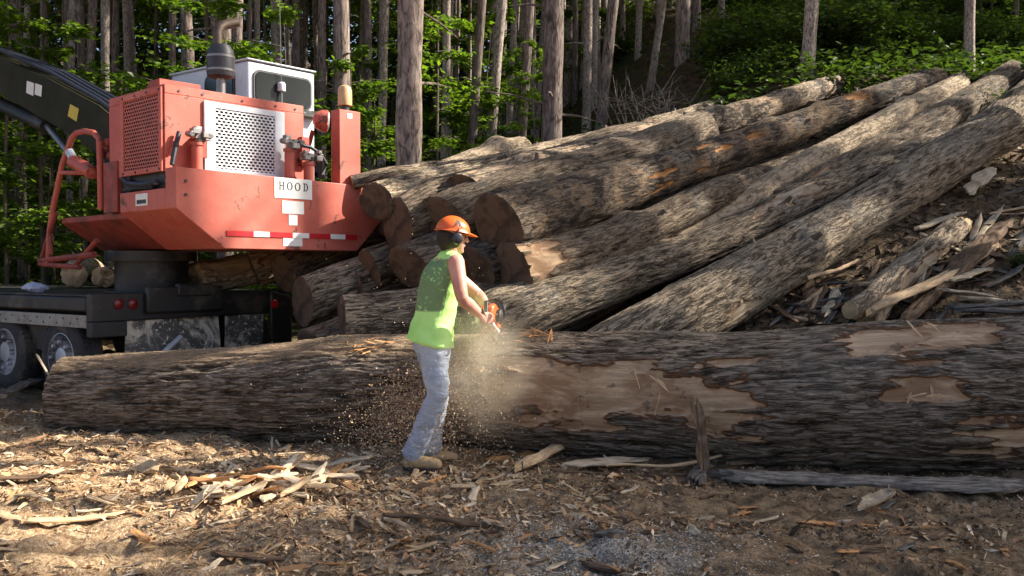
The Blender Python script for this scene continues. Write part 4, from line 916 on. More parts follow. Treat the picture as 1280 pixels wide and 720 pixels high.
mb = MB(); mb.tube([(2.22, 1.55, 3.35), (2.22, 1.55, 3.70)], .012, 8); mb.tube([(2.22, 1.55, 3.80), (2.20, 1.55, 4.9)], .004, 5); an = mb.obj('antenna', M['steel'], cab, True); mb = MB(); mb.lathe([(.045, 0), (.05, .02), (.05, .09), (.035, .11)], (2.22, 1.55, 3.70), (0, 0, 1), 12); mb.obj('antenna_base', M['white'], an, True)
# muffler
def lp(px, py, v=None, u=None):
    """point in loader axes seen at the pixel, on the plane y=v or x=u"""
    o = LI @ Vector((0, 0, CAMZ)); q = LI @ at(px, py, 9.0); dd = q-o
    t = (v-o.y)/dd.y if v is not None else (u-o.x)/dd.x
    return o+dd*t
p = lp(276, 96, v=.75); q = lp(276, 57, v=.75); x, y = p.x, p.y
mb = MB(); mb.lathe([(.10, p.z-.02), (.14, p.z), (.145, p.z+.06), (.145, q.z-.12), (.135, q.z-.06), (.10, q.z), (.055, q.z+.01)], (x, y, 0)); mu = mb.obj('muffler', M['soot'], LD, True)
mb = MB(); mb.lathe([(.05, 3.28), (.05, p.z)], (x, y, 0)); mb.lathe([(.149, p.z+.05), (.149, p.z+.075)], (x, y, 0)); mb.lathe([(.149, q.z-.14), (.149, q.z-.115)], (x, y, 0)); mb.obj('muffler_band', M['steel'], mu, True)
a = lp(272, 56, v=.75); b = lp(272, 40, v=.75); c = lp(281, 31, v=.75); d = lp(297, 28, v=.72)
mb = MB(); mb.tube([a, b, (b+c)/2+Vector((-.01, 0, .015)), c, (c+d)/2, d], .052, 16); mb.obj('exhaust_pipe', M['pipe'], mu, True, angle=60); mb = MB(); mb.tube([d-(d-c)*.01, d+(d-c)*.02], .042, 16); mb.obj('pipe_mouth', M['ink'], mu)
# post with beacon
mb = MB(); mb.box((1.955, .045, 2.40), (2.25, .20, 3.27)); po = mb.obj('post', M['red'], LD, bevel=.008)
mb = MB(); mb.lathe([(.05, 0), (.05, .05), (.03, .06)], (2.09, .12, 3.27), seg=16); bc = mb.obj('beacon_base', M['soot'], LD, True); mb = MB(); mb.lathe([(.078, 0), (.08, .02), (.078, .17), (.065, .21), (.03, .23)], (2.09, .12, 3.33), seg=18); mb.obj('beacon_lens', M['amber'], bc, True)
mb = MB(); mb.box((2.06, .041, 3.18), (2.13, .044, 3.235)); mb.obj('post_sticker', M['sticker'], po)
# headlight (round, red housing)
p = lp(391, 150, v=.5); mb = MB(); mb.lathe([(.03, 0), (.09, .03), (.125, .10), (.13, .16), (.115, .17)], p, (.8, -.55, -.05)); hl = mb.obj('work_light', M['red'], LD, True); mb = MB(); mb.lathe([(.114, .168), (.10, .185), (.02, .19)], p, (.8, -.55, -.05)); mb.obj('work_light_glass', M['lamp'], hl, True)
mb = MB(); mb.tube([p+Vector((0, 0, -.12)), p+Vector((-.02, .1, -.4)), p+Vector((-.05, .15, -.7))], .025, 8); mb.obj('work_light_bracket', M['red_dark'], LD, True)
# lift cylinders' tops with clamped valve blocks
def ram(px, ytop, ybot, v, r=.055):
    a = lp(px, ytop, v=v); b = lp(px, ybot, v=v); mb = MB(); mb.lathe([(r, b.z), (r, a.z), (r*.7, a.z+.01)], (a.x, a.y, 0), seg=16); mb.lathe([(r*1.25, a.z-.03), (r*1.25, a.z)], (a.x, a.y, 0), seg=16); o = mb.obj('ram', M['red'], LD, True)
    m2 = MB(); rr = random.Random(px)
    for k in range(9): q = Vector((a.x+rr.uniform(-.09, .09), a.y-.02+rr.uniform(-.05, .03), a.z+.04+rr.uniform(-.02, .08))); s = rr.uniform(.02, .045); m2.box(q-Vector((s, s, s*.7)), q+Vector((s, s, s*.7)))
    for sx in (-.1, .1): m2.lathe([(.03, -.05), (.035, 0), (.03, .05)], (a.x+sx, a.y-.05, a.z+.07), (0, 1, .1), 10)
    m2.obj('valve_block', M['steel'], o, bevel=.006)
ram(246, 178, 212, .2); ram(362, 186, 222, .15); ram(386, 203, 226, .12)
mb = MB(); mb.tube([lp(368, 180, v=.12), lp(388, 184, v=.1), lp(400, 192, v=.1), lp(408, 205, v=.1), lp(404, 219, v=.1)], .02, 8); mb.obj('hydraulic_hose', M['dkblue'], LD, True); mb = MB(); mb.tube([lp(215, 206, v=.2), lp(219, 185, v=.22), lp(224, 165, v=.25)], .024, 8); mb.obj('hydraulic_hose', M['dkblue'], LD, True); mb = MB(); mb.tube([lp(372, 200, v=.3), lp(392, 196, v=.25), lp(396, 215, v=.25)], .02, 8); mb.obj('hydraulic_hose', M['dkblue'], LD, True)
mb = MB()
for (px, py, w_, h_, v) in ((250, 183, .10, .12, .26), (378, 190, .10, .16, .3)):
    q = lp(px, py, v=v); mb.box(q-Vector((w_/2, .06, h_)), q+Vector((w_/2, .06, h_)))
mb.obj('ram_bracket', M['red_dark'], LD, bevel=.006)
# plate signs
def onplate(px, py, off=.004): p = lp(px, py, v=-off); return (p.x, p.z)
s0 = onplate(343, 221); s1 = onplate(390, 250)
mb = MB(); mb.box((s0[0], -.006, s1[1]), (s1[0], -.002, s0[1])); sg = mb.obj('name_sign', M['sticker'], cw)
def text(body, size, loc, rot, mat, parent, name, depth=.0006, bold=.004, sp=1.0):
    cu = bpy.data.curves.new(name, 'FONT'); cu.body = body; cu.size = size; cu.align_x = 'CENTER'; cu.align_y = 'CENTER'; cu.extrude = depth; cu.offset = bold; cu.space_character = sp
    o = bpy.data.objects.new('tmp', cu); COL.objects.link(o); dg = bpy.context.evaluated_depsgraph_get(); me = bpy.data.meshes.new_from_object(o.evaluated_get(dg)); bpy.data.objects.remove(o)
    me.name = name; me.materials.clear(); me.materials.append(mat); o = bpy.data.objects.new(name, me); COL.objects.link(o); o.parent = parent; o.location = loc; o.rotation_euler = rot; return o
HT = .115; cx, cz = (s0[0]+s1[0])/2, s0[1]-.085
def serif_letter(ch, x, s):
    mb = MB(); y0, y1 = -.0085, -.0062; w_ = .020
    def bx_(a, b, c, d): mb.box((x+a*s, y0, cz+b*s), (x+c*s, y1, cz+d*s))
    if ch == 'H':
        for q in (-.32, .17): bx_(q, -.48, q+.15, .48); bx_(q-.08, -.5, q+.23, -.42); bx_(q-.08, .42, q+.23, .5)
        bx_(-.2, -.06, .2, .06)
    else:
        n = 24; out = []; 
        for i in range(n):
            t = 2*math.pi*i/n; c, s_ = math.cos(t), math.sin(t)
            if ch == 'D':
                o_ = (-.30+.0, 0) ; ox, oz = (max(-.30, .40*c) if c > 0 else -.22, .5*s_); ix, iz = (max(.0, .24*c) if c > 0 else -.06, .40*s_)
                if c <= 0: oz = .5*(1 if s_ >= 0 else -1); iz = .40*(1 if s_ >= 0 else -1); ox = -.22*min(1, -c*3); ix = -.07*min(1, -c*3)
            else: ox, oz, ix, iz = .42*c, .52*s_, .25*c, .43*s_
            out.append((ox, oz, ix, iz))
        vs = []; fs = []
        for ox, oz, ix, iz in out: vs += [(x+ox*s, y0, cz+oz*s), (x+ix*s, y0, cz+iz*s), (x+ox*s, y1, cz+oz*s), (x+ix*s, y1, cz+iz*s)]
        for i in range(n):
            a, b = 4*i, 4*((i+1) % n); fs += [(a, b, b+1, a+1), (a+2, a+3, b+3, b+2), (a, a+2, b+2, b), (a+1, b+1, b+3, a+3)]
        mb.add(vs, fs)
        if ch == 'D': bx_(-.32, -.50, -.2, -.42); bx_(-.32, .42, -.2, .5)
    mb.obj('letter', M['ink'], sg)
for ch, k in zip('HOOD', (-1.5, -.5, .5, 1.5)): serif_letter(ch, cx+k*.098, .085)
for (a, b, c, d) in ((353, 250.5, 380, 268), (361, 268.3, 372, 282), (354, 292.5, 378, 308)):
    p0 = onplate(a, b); p1 = onplate(c, d); mb = MB(); mb.box((p0[0], -.0045, p1[1]), (p1[0], -.0015, p0[1])); mb.obj('white_patch', M['sticker'], cw)
xs = [281, 315, 335, 364, 384.5, 411.5, 430, 445]; 
for i in range(7):
    a = onplate(xs[i], 0)[0]; b = onplate(xs[i+1], 0)[0]; z = 1.845
    mb = MB(); mb.box((a, -.0105, z-.027), (b, -.0055, z+.027)); mb.obj('reflective_tape', M['tapered' if i % 2 == 0 else 'sticker'], cw)
mb = MB(); p = lp(170, 238, u=0); q = lp(185, 255, u=0); mb.box((-.006, q.y, 2.12), (-.0005, p.y, 2.24)); st = mb.obj('warning_sticker', M['sticker'], LD); mb = MB(); mb.box((-.009, q.y+.03, 2.14), (-.0062, p.y-.03, 2.18)); mb.obj('sticker_mark', M['soot'], st)
# boom: base between the platform side plates, going out over the far left
bw = .17; bx0 = .62
def side(pyx): return [lp(a, b, u=bx0-bw) for a, b in pyx]
T1 = [(p.y, p.z) for p in side([(175, 178), (156, 160), (120, 131), (60, 98), (0, 73), (-90, 40)])]; B1 = [(p.y, p.z) for p in side([(-90, 92), (0, 118), (50, 147), (100, 176), (130, 200), (160, 220)])]
mb = MB(); mb.prism(T1+B1, 0, bx0-bw, bx0+bw); bo = mb.obj('boom', M['olive'], LD, bevel=.01)
mb = MB(); mb.prism([(p.y, p.z) for p in side([(200, 190), (150, 172), (136, 190), (140, 236), (205, 236)])], 0, bx0-bw-.06, bx0-bw-.02); mb.prism([(p.y, p.z) for p in side([(200, 190), (150, 172), (136, 190), (140, 236), (205, 236)])], 0, bx0+bw+.02, bx0+bw+.06); mb.obj('boom_bracket', M['olive'], LD, bevel=.006)
mb = MB()
for k in range(4):
    pts = []
    for i, (a, b) in enumerate(((168, 168), (150, 152), (118, 126), (60, 93), (0, 68), (-90, 36))): p = lp(a, b, u=bx0-bw); pts.append((bx0+.09*(k-1.5), p.y, p.z+.035+.01*math.sin(i*2+k)))
    mb.tube(pts, .026, 8)
mb.obj('boom_hose', M['dkblue'], bo, True)
# cylinder under the boom
a = lp(-40, 112, u=bx0-.05); b = lp(60, 158, u=bx0-.05); c = lp(98, 205, u=bx0-.05)
mb = MB(); mb.tube([a, b], .10, 18); bc_ = mb.obj('boom_cylinder', M['black'], LD, True); mb = MB(); mb.tube([b, c], .05, 14); mb.obj('cylinder_rod', M['steel'], bc_, True)
p0 = lp(34, 102, u=bx0-bw); p1 = lp(53, 121, u=bx0-bw); mb = MB()
mb.add([(bx0-bw-.004, *t) for t in [(lp(a, b, u=bx0-bw).y, lp(a, b, u=bx0-bw).z) for a, b in ((34, 101), (43, 104), (42, 120), (33, 116))]]+[(bx0-bw-.004, *t) for t in [(lp(a, b, u=bx0-bw).y, lp(a, b, u=bx0-bw).z) for a, b in ((44.5, 104), (53, 107), (52, 121), (43.5, 118))]], [(0, 1, 2, 3), (4, 5, 6, 7)]); mb.obj('boom_sticker', M['sticker'], bo)
mb = MB(); mb.add([(bx0-bw-.004, lp(a, b, u=bx0-bw).y, lp(a, b, u=bx0-bw).z) for a, b in ((88, 130), (99, 136), (96, 152), (85, 145))], [(0, 1, 2, 3)]); mb.obj('yellow_sticker', M['yellow'], bo)
# handrail, step frame and foot pedal box at the far side
def u0(a, b, u=.03): return lp(a, b, u=u)
mb = MB(); mb.tube([u0(60, 332), u0(62, 290), u0(66, 262), u0(78, 205), u0(90, 172), u0(96, 166), u0(106, 164), u0(117, 166), u0(124, 174), u0(125, 205), u0(126, 262)], .032, 12); mb.tube([u0(77, 216), u0(118, 216)], .026, 10); mb.obj('handrail', M['red'], LD, True)
mb = MB(); mb.tube([u0(62, 290), u0(64, 318)], .03, 8); mb.tube([u0(70, 266), u0(50, 330)], .03, 8); mb.tube([u0(50, 330), u0(100, 334)], .03, 8); mb.tube([u0(50, 326), u0(118, 318), ], .035, 8); mb.tube([u0(122, 300), u0(92, 334)], .03, 8); mb.obj('step_frame', M['red_dark'], LD, True)
mb = MB(); q = lp(141, 226, u=.06); mb.box((.03, q.y-.16, 2.085), (.30, q.y+.16, 2.62)); mb.obj('valve_box', M['red_dark'], LD, bevel=.006)
mb = MB(); mb.tube([u0(92, 202), u0(116, 216)], .075, 14); mb.obj('slew_cylinder', M['red'], LD, True); mb = MB(); mb.tube([u0(87, 190), u0(94, 203)], .05, 12); mb.obj('slew_rod', M['lamp'], LD, True)
mb = MB(); rr = random.Random(2)
for k in range(7): q = u0(133+rr.uniform(-5, 5), 182+rr.uniform(-12, 14), .12); mb.ball(q, rr.uniform(.03, .06), 5)
mb.obj('valve_cluster', M['red_dark'], LD, True)

# ------------------------------------------------------------------ trailer (local -x runs away to the left, y along the rear)
TA = R(35); TRL = thing('flatbed_trailer', 'black low flatbed trailer with grey holed side rail carrying the loader', 'trailer', (-4.3, 9.0, 0), 0)
# local frame: X along the rear beam (to right-back), Y forward along the trailer (to left-back)
TM = Matrix.Translation((-4.3, 9.0, 0)) @ Matrix.Rotation(R(55), 4, 'Z'); TRL.rotation_euler = (0, 0, R(55)); TI = TM.inverted()
def tp(px, py, x=None, y=None):
    o = TI @ Vector((0, 0, CAMZ)); dd = (TI @ at(px, py, 9.0))-o; t = (x-o.x)/dd.x if x is not None else (y-o.y)/dd.y
    return o+dd*t
W_ = 2.5; LN = 8.5
mb = MB(); mb.box((.0, .02, 1.13), (W_, LN, 1.20)); 
for k in range(9): mb.box((.02+k*.276, .03, 1.2015), (.02+k*.276+.255, LN-.02, 1.225))
mb.obj('deck', M['black'], TRL, bevel=.006)
mb = MB(); mb.box((-.02, -.10, .95), (W_+.02, .02, 1.235)); mb.box((-.021, -.101, .79), (.36, .021, .949)); rb = mb.obj('rear_beam', M['black'], TRL, bevel=.012)
mb = MB(); mb.box((.55, -.17, 1.02), (1.5, -.105, 1.30)); mb.box((.9, -.2, 1.19), (1.35, -.12, 1.33)); mb.obj('hitch_block', M['black'], rb, bevel=.02)
# side rail with rows of punched holes
mb = MB(); mb.box((-.012, .03, .885), (.03, LN, 1.015)); rl = mb.obj('side_rail', M['rail'], TRL, bevel=.004)
mb = MB()
for k in range(60): 
    mb.lathe([(.011, 0), (.011, .004)], (-.012, .2+k*.135, .975-.05*(k % 2)), (-1, 0, 0), 8)
mb.obj('rail_hole', M['ink'], rl)
mb = MB(); mb.box((-.02, .03, 1.05), (.06, LN, 1.20)); mb.obj('deck_edge', M['black'], TRL, bevel=.02)
mb = MB(); mb.box((.12, .3, .60), (.25, LN, .88)); mb.box((W_-.25, .3, .60), (W_-.12, LN, .88)); mb.box((.6, .1, .7), (.75, LN, 1.12)); mb.box((1.75, .1, .7), (1.9, LN, 1.12)); mb.obj('chassis_beam', M['black'], TRL)
def wheel(y, xs_, cz, r=.43):
    mb = MB(); s = 1 if xs_ < 1 else -1
    prof = [(r*.60, 0), (r*.72, -.012), (r*.90, 0), (r*.975, .03), (r, .06), (r, .10), (r*.985, .105), (r*.985, .115), (r, .12), (r, .20), (r*.97, .235), (r*.8, .25), (r*.6, .24)]
    mb.lathe(prof, (xs_, y, cz), (s, 0, 0), 40)
    for k in range(44):
        a = 2*math.pi*k/44; c, sn = math.cos(a), math.sin(a)
        Mx = Matrix.Translation((xs_+s*.02, y+c*r*.985, cz+sn*r*.985)) @ Matrix.Rotation(-(a), 4, (-1, 0, 0))
        mb.box((0, -.006, -.014), (s*.06, .012, .014), Mx)
    w = bpy.data.objects.new('wheel', None); COL.objects.link(w); w.parent = TRL
    ty = mb.obj('tyre', M['tyre'], w, True)
    mb = MB(); mb.lathe([(r*.62, .0), (r*.60, -.004), (r*.56, .03), (r*.50, .055), (r*.34, .035), (r*.32, .01), (r*.22, -.005), (r*.05, -.01)], (xs_, y, cz), (s, 0, 0), 32)
    for k in range(8):
        a = 2*math.pi*k/8; mb.lathe([(.018, -.02), (.018, .03)], (xs_, y+r*.40*math.cos(a), cz+r*.40*math.sin(a)), (-s, 0, 0), 8)
    mb.obj('rim', M['rim'], w, True)
for px in (76, 6):
    q = tp(px, 445, x=.02); 
    for xs_ in (.02, W_-.02): wheel(q.y, xs_, .55)
qq = tp(6, 445, x=.02).y+1.15
for xs_ in (.02, W_-.02): wheel(qq, xs_, .55)
# tail lights
def lens(px, py, r, mat, nm):
    yy = -.161 if px > 300 else -.102; q = tp(px, py, y=yy); mb = MB(); mb.lathe([(r, 0), (r, .012), (r*.7, .022), (r*.2, .026)], (q.x, yy, q.z), (0, -1, 0), 18); mb.obj(nm, mat, rb, True)
lens(343, 380, .052, M['redlens'], 'tail_light'); lens(148, 380, .055, M['dimlens'], 'tail_light'); lens(166, 380, .055, M['dimlens'], 'tail_light')
# mud flaps and skirts under the rear beam
def flap(x0, x1, z0, z1, y, seed):
    n, m = 14, 12; X, Z = np.meshgrid(np.linspace(x0, x1, n), np.linspace(z0, z1, m), indexing='ij')
    Y = y+.035*fbm(np.stack([X*2.2, Z*2, X*0+seed], -1), 2, seed)
    V = np.concatenate([np.stack([X, Y, Z], -1).reshape(-1, 3), np.stack([X, Y+.012, Z], -1).reshape(-1, 3)]); F = grid_faces(n, m)
    return np_mesh('mud_flap', V, np.concatenate([F, F[:, ::-1]+n*m]), M['splat'], TRL, True)
flap(.38, .98, .12, .945, -.04, 1); flap(1.0, 1.55, .2, .945, -.02, 2); flap(1.62, 2.15, .15, .945, -.035, 3)
mb = MB(); mb.tube([(.95, -.16, .75), (-.02, -.3, .12)], .03, 8); mb.obj('stabilizer_strut', M['lamp'], TRL, True)
mb = MB(); mb.prism([(2.2, 1.232), (2.52, 1.15), (2.52, .5), (2.3, .5), (2.2, .7)], 1, -.16, -.101); mb.obj('corner_guard', M['black'], rb, bevel=.02)
# things lying on the deck
q = TM @ Vector((.2, 3.3, 1.24))
def deck_log(label, px, py, y, r, ln, seed, mat='bark_pale', dv=(-.2, .9, 0)):
    p = TM @ Vector((tp(px, py, y=y).x, y, 1.235+r)); dv = Vector(dv).normalized()
    make_log(label, [p, p+dv*ln*.5, p+dv*ln], [r, r, r*.95], mat, seed, 'log', 'short logs on the trailer deck', 'log', 'end_pale', .05, seg=70)
deck_log('short pale butted log on the trailer deck behind the red handrail', 92, 300, 2.9, .17, 1.2, 81)
deck_log('short split log beside the pedestal on the trailer deck', 128, 300, 2.6, .14, 1.0, 82, 'bark_mott')
rr = np.random.RandomState(3); mb = MB(); c0 = TM @ Vector((.25, 1.55, 1.255)); mb.ball((0, 0, 0), (.13, .1, .05), 12)
ob = remeshed(mb, 'crumpled_cloth', .012, 0, plain('pale_blue_cloth', (.42, .46, .6), .8, 0, .3, 10, .003)); co_ = np.array([v.co[:] for v in ob.data.vertices]); co_ *= (1+.35*fbm(co_*14, 3, 2))[:, None]; ob.data.vertices.foreach_set('co', co_.astype(np.float32).ravel())
ob.location = c0+Vector((0, 0, .02)); tag(ob, 'crumpled pale blue cloth lying on the trailer deck at far left', 'cloth')

# ------------------------------------------------------------------ man
skin = NT('sunburnt_skin'); _o = skin.obj(); M['skin'] = skin.fin(skin.mix(skin.sm(skin.noise(_o, 6, 4), .35, .7), (.50, .22, .16), (.60, .31, .235)), .5, skin.bump(skin.noise(_o, 60, 3), .15, .003), Subsurface_Weight=.08)  # mottled reddish tone of sunburnt skin
def shirtmat():
    t = NT('neon_green_shirt'); o = t.obj(); a = t.n('Attribute', {'attribute_name': 'print'}).outputs['Fac']
    n = t.noise(o, 16, 6, .7, 1.5); n2 = t.noise(o, 5, 4)
    c = t.mix(t.sm(n2, .3, .7), (.42, .84, .20), (.54, .91, .30))
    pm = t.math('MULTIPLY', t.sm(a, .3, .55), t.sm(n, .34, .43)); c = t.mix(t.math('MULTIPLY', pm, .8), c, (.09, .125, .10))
    return t.fin(c, .75, t.bump(t.noise(t.vscale(o, (1, 1, .5)), 9, 4, .5, 1.), .6, .02), Specular_IOR_Level=.2)
M['shirt'] = shirtmat()
def jeans():
    t = NT('washed_blue_jeans'); o = t.obj(); n = t.noise(o, 7, 5, .6, .5); n2 = t.noise(o, 120, 2)
    c = t.mix(t.sm(n, .3, .7), (.33, .39, .50), (.46, .52, .62)); c = t.mix(t.math('MULTIPLY', t.sm(t.noise(o, 3.5, 6, .7), .5, .66), .25), c, (.30, .27, .24))
    return t.fin(c, .85, t.bump(t.math('ADD', t.noise(t.vscale(o, (1, 1, 1.8)), 11, 3, .5, 1.2), t.math('MULTIPLY', n2, .1)), .8, .02), Specular_IOR_Level=.15)
M['jeans'] = jeans(); M['hat'] = plain('orange_hard_hat', (.72, .13, .025), .35, 0, .12, 8); M['muff'] = plain('black_ear_muff', (.02, .022, .028), .3, 0, .2, 12); M['hair'] = plain('dark_hair', (.03, .02, .014), .8, 0, .4, 40, .01)
M['boot'] = plain('tan_work_boot', (.46, .32, .17), .8, 0, .3, 9, .004); M['sole'] = plain('boot_sole', (.06, .045, .035), .85); M['sawo'] = plain('orange_saw_cover', (.70, .11, .015), .4, 0, .2, 20); M['sawb'] = plain('black_saw_plastic', (.025, .025, .027), .5); M['saww'] = plain('pale_saw_casing', (.62, .60, .56), .45, .2, .2, 20); M['glove'] = M['skin']
Fd = Vector((.93, .37, 0)); Rt = Vector((.37, -.93, 0)); PD = 6.62
base = gat(524, 582); MAN = None
def pp(px, py, d): return at(px, py, d-.12)
def limb(mb, pts, rad, seg=16, side=None, ck=.9):
    """tapered limb with rounded ends; rad entries are r or (lateral, depth)"""
    pts = [Vector(p) for p in pts]; rad = [r if isinstance(r, tuple) else (r, r) for r in rad]
    P, Q = [], []; a = pts[0]-pts[1]; a.normalize(); b = pts[-1]-pts[-2]; b.normalize()
    for k in (3, 2, 1): th = k/3.2*math.pi/2; P.append(pts[0]+a*min(rad[0])*math.sin(th)*ck); Q.append((rad[0][0]*math.cos(th), rad[0][1]*math.cos(th)))
    P += pts; Q += rad
    for k in (1, 2, 3): th = k/3.2*math.pi/2; P.append(pts[-1]+b*min(rad[-1])*math.sin(th)*.9); Q.append((rad[-1][0]*math.cos(th), rad[-1][1]*math.cos(th)))
    # smooth resample
    PP, QQ = [], []
    for i in range(len(P)-1):
        p0, p1, p2, p3 = P[max(i-1, 0)], P[i], P[i+1], P[min(i+2, len(P)-1)]
        for s in range(3):
            t = s/3; PP.append(.5*((2*p1)+(p2-p0)*t+(2*p0-5*p1+4*p2-p3)*t*t+(3*p1-p0-3*p2+p3)*t**3)); QQ.append(tuple(Q[i][j]*(1-t)+Q[i+1][j]*t for j in (0, 1)))
    PP.append(P[-1]); QQ.append(Q[-1]); mb.tube(PP, QQ, seg, side or Rt)
dC = 6.7
hip, waist, chest, shl, neck = pp(539, 424, dC), pp(544, 395, dC), pp(551, 352, dC), pp(560, 328, dC-.02), pp(563, 314, dC-.02)
headc = pp(567, 297, dC-.02)
hipR, hipL = hip+Rt*.095+Vector((0, 0, -.02)), hip-Rt*.095+Vector((0, 0, -.02))
kneeR, ankR = pp(546, 492, 6.60), pp(517, 566, 6.70); kneeL, ankL = pp(549, 489, 6.86), pp(538, 562, 6.95)
for q, pz in ((ankR, 0), (ankL, 0)): q.z = float(gz(q.x, q.y))+.13
shR, shL = shl+Rt*.185+Vector((0, 0, -.0)), shl-Rt*.185+Vector((0, 0, -.01))
hanR = pp(602, 395, 6.60); hanL = pp(613, 389, 6.88)
elbR = pp(578, 373, 6.42); elbL = pp(597, 368, 6.98)
mb = MB()
limb(mb, [hip+Vector((0, 0, -.06)), waist, chest, shl], [(.155, .11), (.145, .10), (.165, .115), (.15, .085)], 24)
limb(mb, [shR-Rt*.04, shL+Rt*.04], [.062, .062]); limb(mb, [shl, neck, headc], [(.075, .07), (.058, .06), (.06, .06)])
for h, k, a in ((hipR, kneeR, ankR), (hipL, kneeL, ankL)): limb(mb, [h, (h*.5+k*.5), k, k*.6+a*.4, a], [.085, .078, .055, .058, .04])
for s, e, h in ((shR, elbR, hanR), (shL, elbL, hanL)): limb(mb, [s, s*.55+e*.45, e, e*.65+h*.35, h], [.064, .056, .046, .046, .029])
# head: cranium, face wedge, jaw, nose, brow, lips, ear
hd = Fd.copy(); hd = (Vector((.93, .37, -.12))).normalized(); upv = (Vector((0, 0, 1))+Fd*.1).normalized()
def hp(f, r, u): return headc+hd*f+Rt*r+upv*u
mb.ball(hp(-.015, 0, .02), (.098, .088, .10), 12)
limb(mb, [hp(.02, 0, .03), hp(.035, 0, -.03), hp(.05, 0, -.085)], [(.070, .065), (.062, .055), (.038, .034)])
limb(mb, [hp(.085, 0, .03), hp(.112, 0, -.012)], [.011, .015], 8); limb(mb, [hp(.075, -.03, .035), hp(.075, .03, .035)], [.014, .014], 8)
limb(mb, [hp(.083, -.018, -.048), hp(.083, .018, -.048)], [.009, .009], 8); mb.ball(hp(.07, 0, -.092), .02, 6)
for s in (-1, 1): limb(mb, [hp(-.01, s*.083, .02), hp(-.012, s*.085, -.025)], [.014, .01], 8)
def hand(c, fwd, upd, curl=1.):
    """palm and five bent fingers closing on a handle of which c is the middle"""
    fwd = Vector(fwd).normalized(); axis_h = Vector(upd).normalized(); nrm = fwd.cross(axis_h).normalized()
    limb(mb, [c-fwd*.055, c-fwd*.005], [(.036, .018), (.038, .017)], 10, axis_h)
    for k, ln in enumerate((.9, 1., .95, .75)):
        o = c+axis_h*(.030-.020*k); p1 = o+fwd*.030*ln; p2 = p1+fwd*.008+nrm*.028*ln*curl; p3 = p2-fwd*.022*ln+nrm*.010
        limb(mb, [o-fwd*.01, p1, p2, p3], [.0095, .0092, .0088, .008], 8)
    o = c-fwd*.03+axis_h*.03; limb(mb, [o, o+fwd*.022+axis_h*.018+nrm*.014, o+fwd*.045+nrm*.035+axis_h*.008], [.012, .0105, .009], 8)
hand(hanR+Vector((.03, .01, -.02)), hanR-elbR, Vector((.35, .5, .6))); hand(hanL+Vector((.03, -.02, -.02)), hanL-elbL, Vector((-.1, -.9, .2)))
person = remeshed(mb, 'person', .0075, 2, M['skin'])
tag(person, 'man in neon green sleeveless shirt, orange hard hat and jeans sawing the huge log', 'person')
for s in (-1, 1):
    e = MB(); e.ball(hp(.074, s*.032, .012), .0125, 6); e.obj('eye', M['ink'], person, True)
# shirt
mb = MB(); hem = hip+Vector((0, 0, -.02))
limb(mb, [hem+Vector((-.008, 0, .0)), hip*.4+waist*.6, waist, chest, shl+Vector((0, 0, -.02)), shl+Vector((0, 0, .03))], [(.222, .182), (.198, .155), (.183, .145), (.20, .150), (.185, .115), (.11, .08)], 32, None, .12)
limb(mb, [shR-Rt*.03, shL+Rt*.03], [.072, .072]); limb(mb, [shl+Vector((0, 0, .0)), neck-Vector((0, 0, .03))], [(.10, .085), (.072, .066)])
sh = remeshed(mb, 'shirt', .009, 4, M['shirt'], person)
V = np.array([v.co[:] for v in sh.data.vertices]); nn_ = np.array([v.normal[:] for v in sh.data.vertices])
wr = fbm(V*np.array([5, 5, 9]), 3, 14)*.012*np.clip((1.55-V[:, 2])/.5, .2, 1); V = V+nn_*wr[:, None]; sh.data.vertices.foreach_set('co', V.astype(np.float32).ravel())
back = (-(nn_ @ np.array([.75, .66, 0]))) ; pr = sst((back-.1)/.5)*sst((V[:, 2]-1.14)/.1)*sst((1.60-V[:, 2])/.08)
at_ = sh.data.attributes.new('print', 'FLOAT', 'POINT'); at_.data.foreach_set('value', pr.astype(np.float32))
# jeans
mb = MB(); limb(mb, [hip+Vector((0, 0, .08)), hip+Vector((0, 0, -.03))], [(.172, .135), (.178, .14)], 28)
for h, k, a in ((hipR, kneeR, ankR), (hipL, kneeL, ankL)):
    limb(mb, [h+Vector((0, 0, .0)), h*.5+k*.5, k, k*.55+a*.45, a*.88+k*.12, a+Vector((0, 0, .0))], [(.105, .115), .102, .08, .078, .08, .084])
je = remeshed(mb, 'jeans', .010, 3, M['jeans'], person)
V = np.array([v.co[:] for v in je.data.vertices]); nn_ = np.array([v.normal[:] for v in je.data.vertices]); V = V+nn_*(fbm(V*np.array([6, 6, 14]), 3, 33)*.010)[:, None]; je.data.vertices.foreach_set('co', V.astype(np.float32).ravel())
# boots
for a, k in ((ankR, 0), (ankL, 1)):
    g = float(gz(a.x, a.y)); mb = MB(); f = Vector((.95, -.15 if k == 0 else .25, 0)).normalized(); b0 = Vector((a.x, a.y, g))
    s_ = f.cross(Vector((0, 0, 1)))
    limb(mb, [b0+Vector((0, 0, .17)), b0+Vector((0, 0, .07))], [(.06, .062), (.058, .06)], 14, s_); limb(mb, [b0-f*.045+Vector((0, 0, .055)), b0+f*.09+Vector((0, 0, .055)), b0+f*.185+Vector((0, 0, .045))], [(.045, .05), (.05, .05), (.048, .038)], 14, s_)
    bt = remeshed(mb, 'boot', .008, 2, M['boot'], person); mb = MB(); n = 22; out = []
    for i in range(n): t = 2*math.pi*i/n; out.append(b0+f*(.068+.155*math.cos(t))+s_*(.052*math.sin(t)*(1.0+.12*math.cos(t))))
    mb.add([p+Vector((0, 0, -.005)) for p in out]+[p+Vector((0, 0, .028)) for p in out], [(i, (i+1) % n, n+(i+1) % n, n+i) for i in range(n)]+[tuple(range(n))[::-1], tuple(range(n, 2*n))]); mb.obj('sole', M['sole'], bt, bevel=.004)
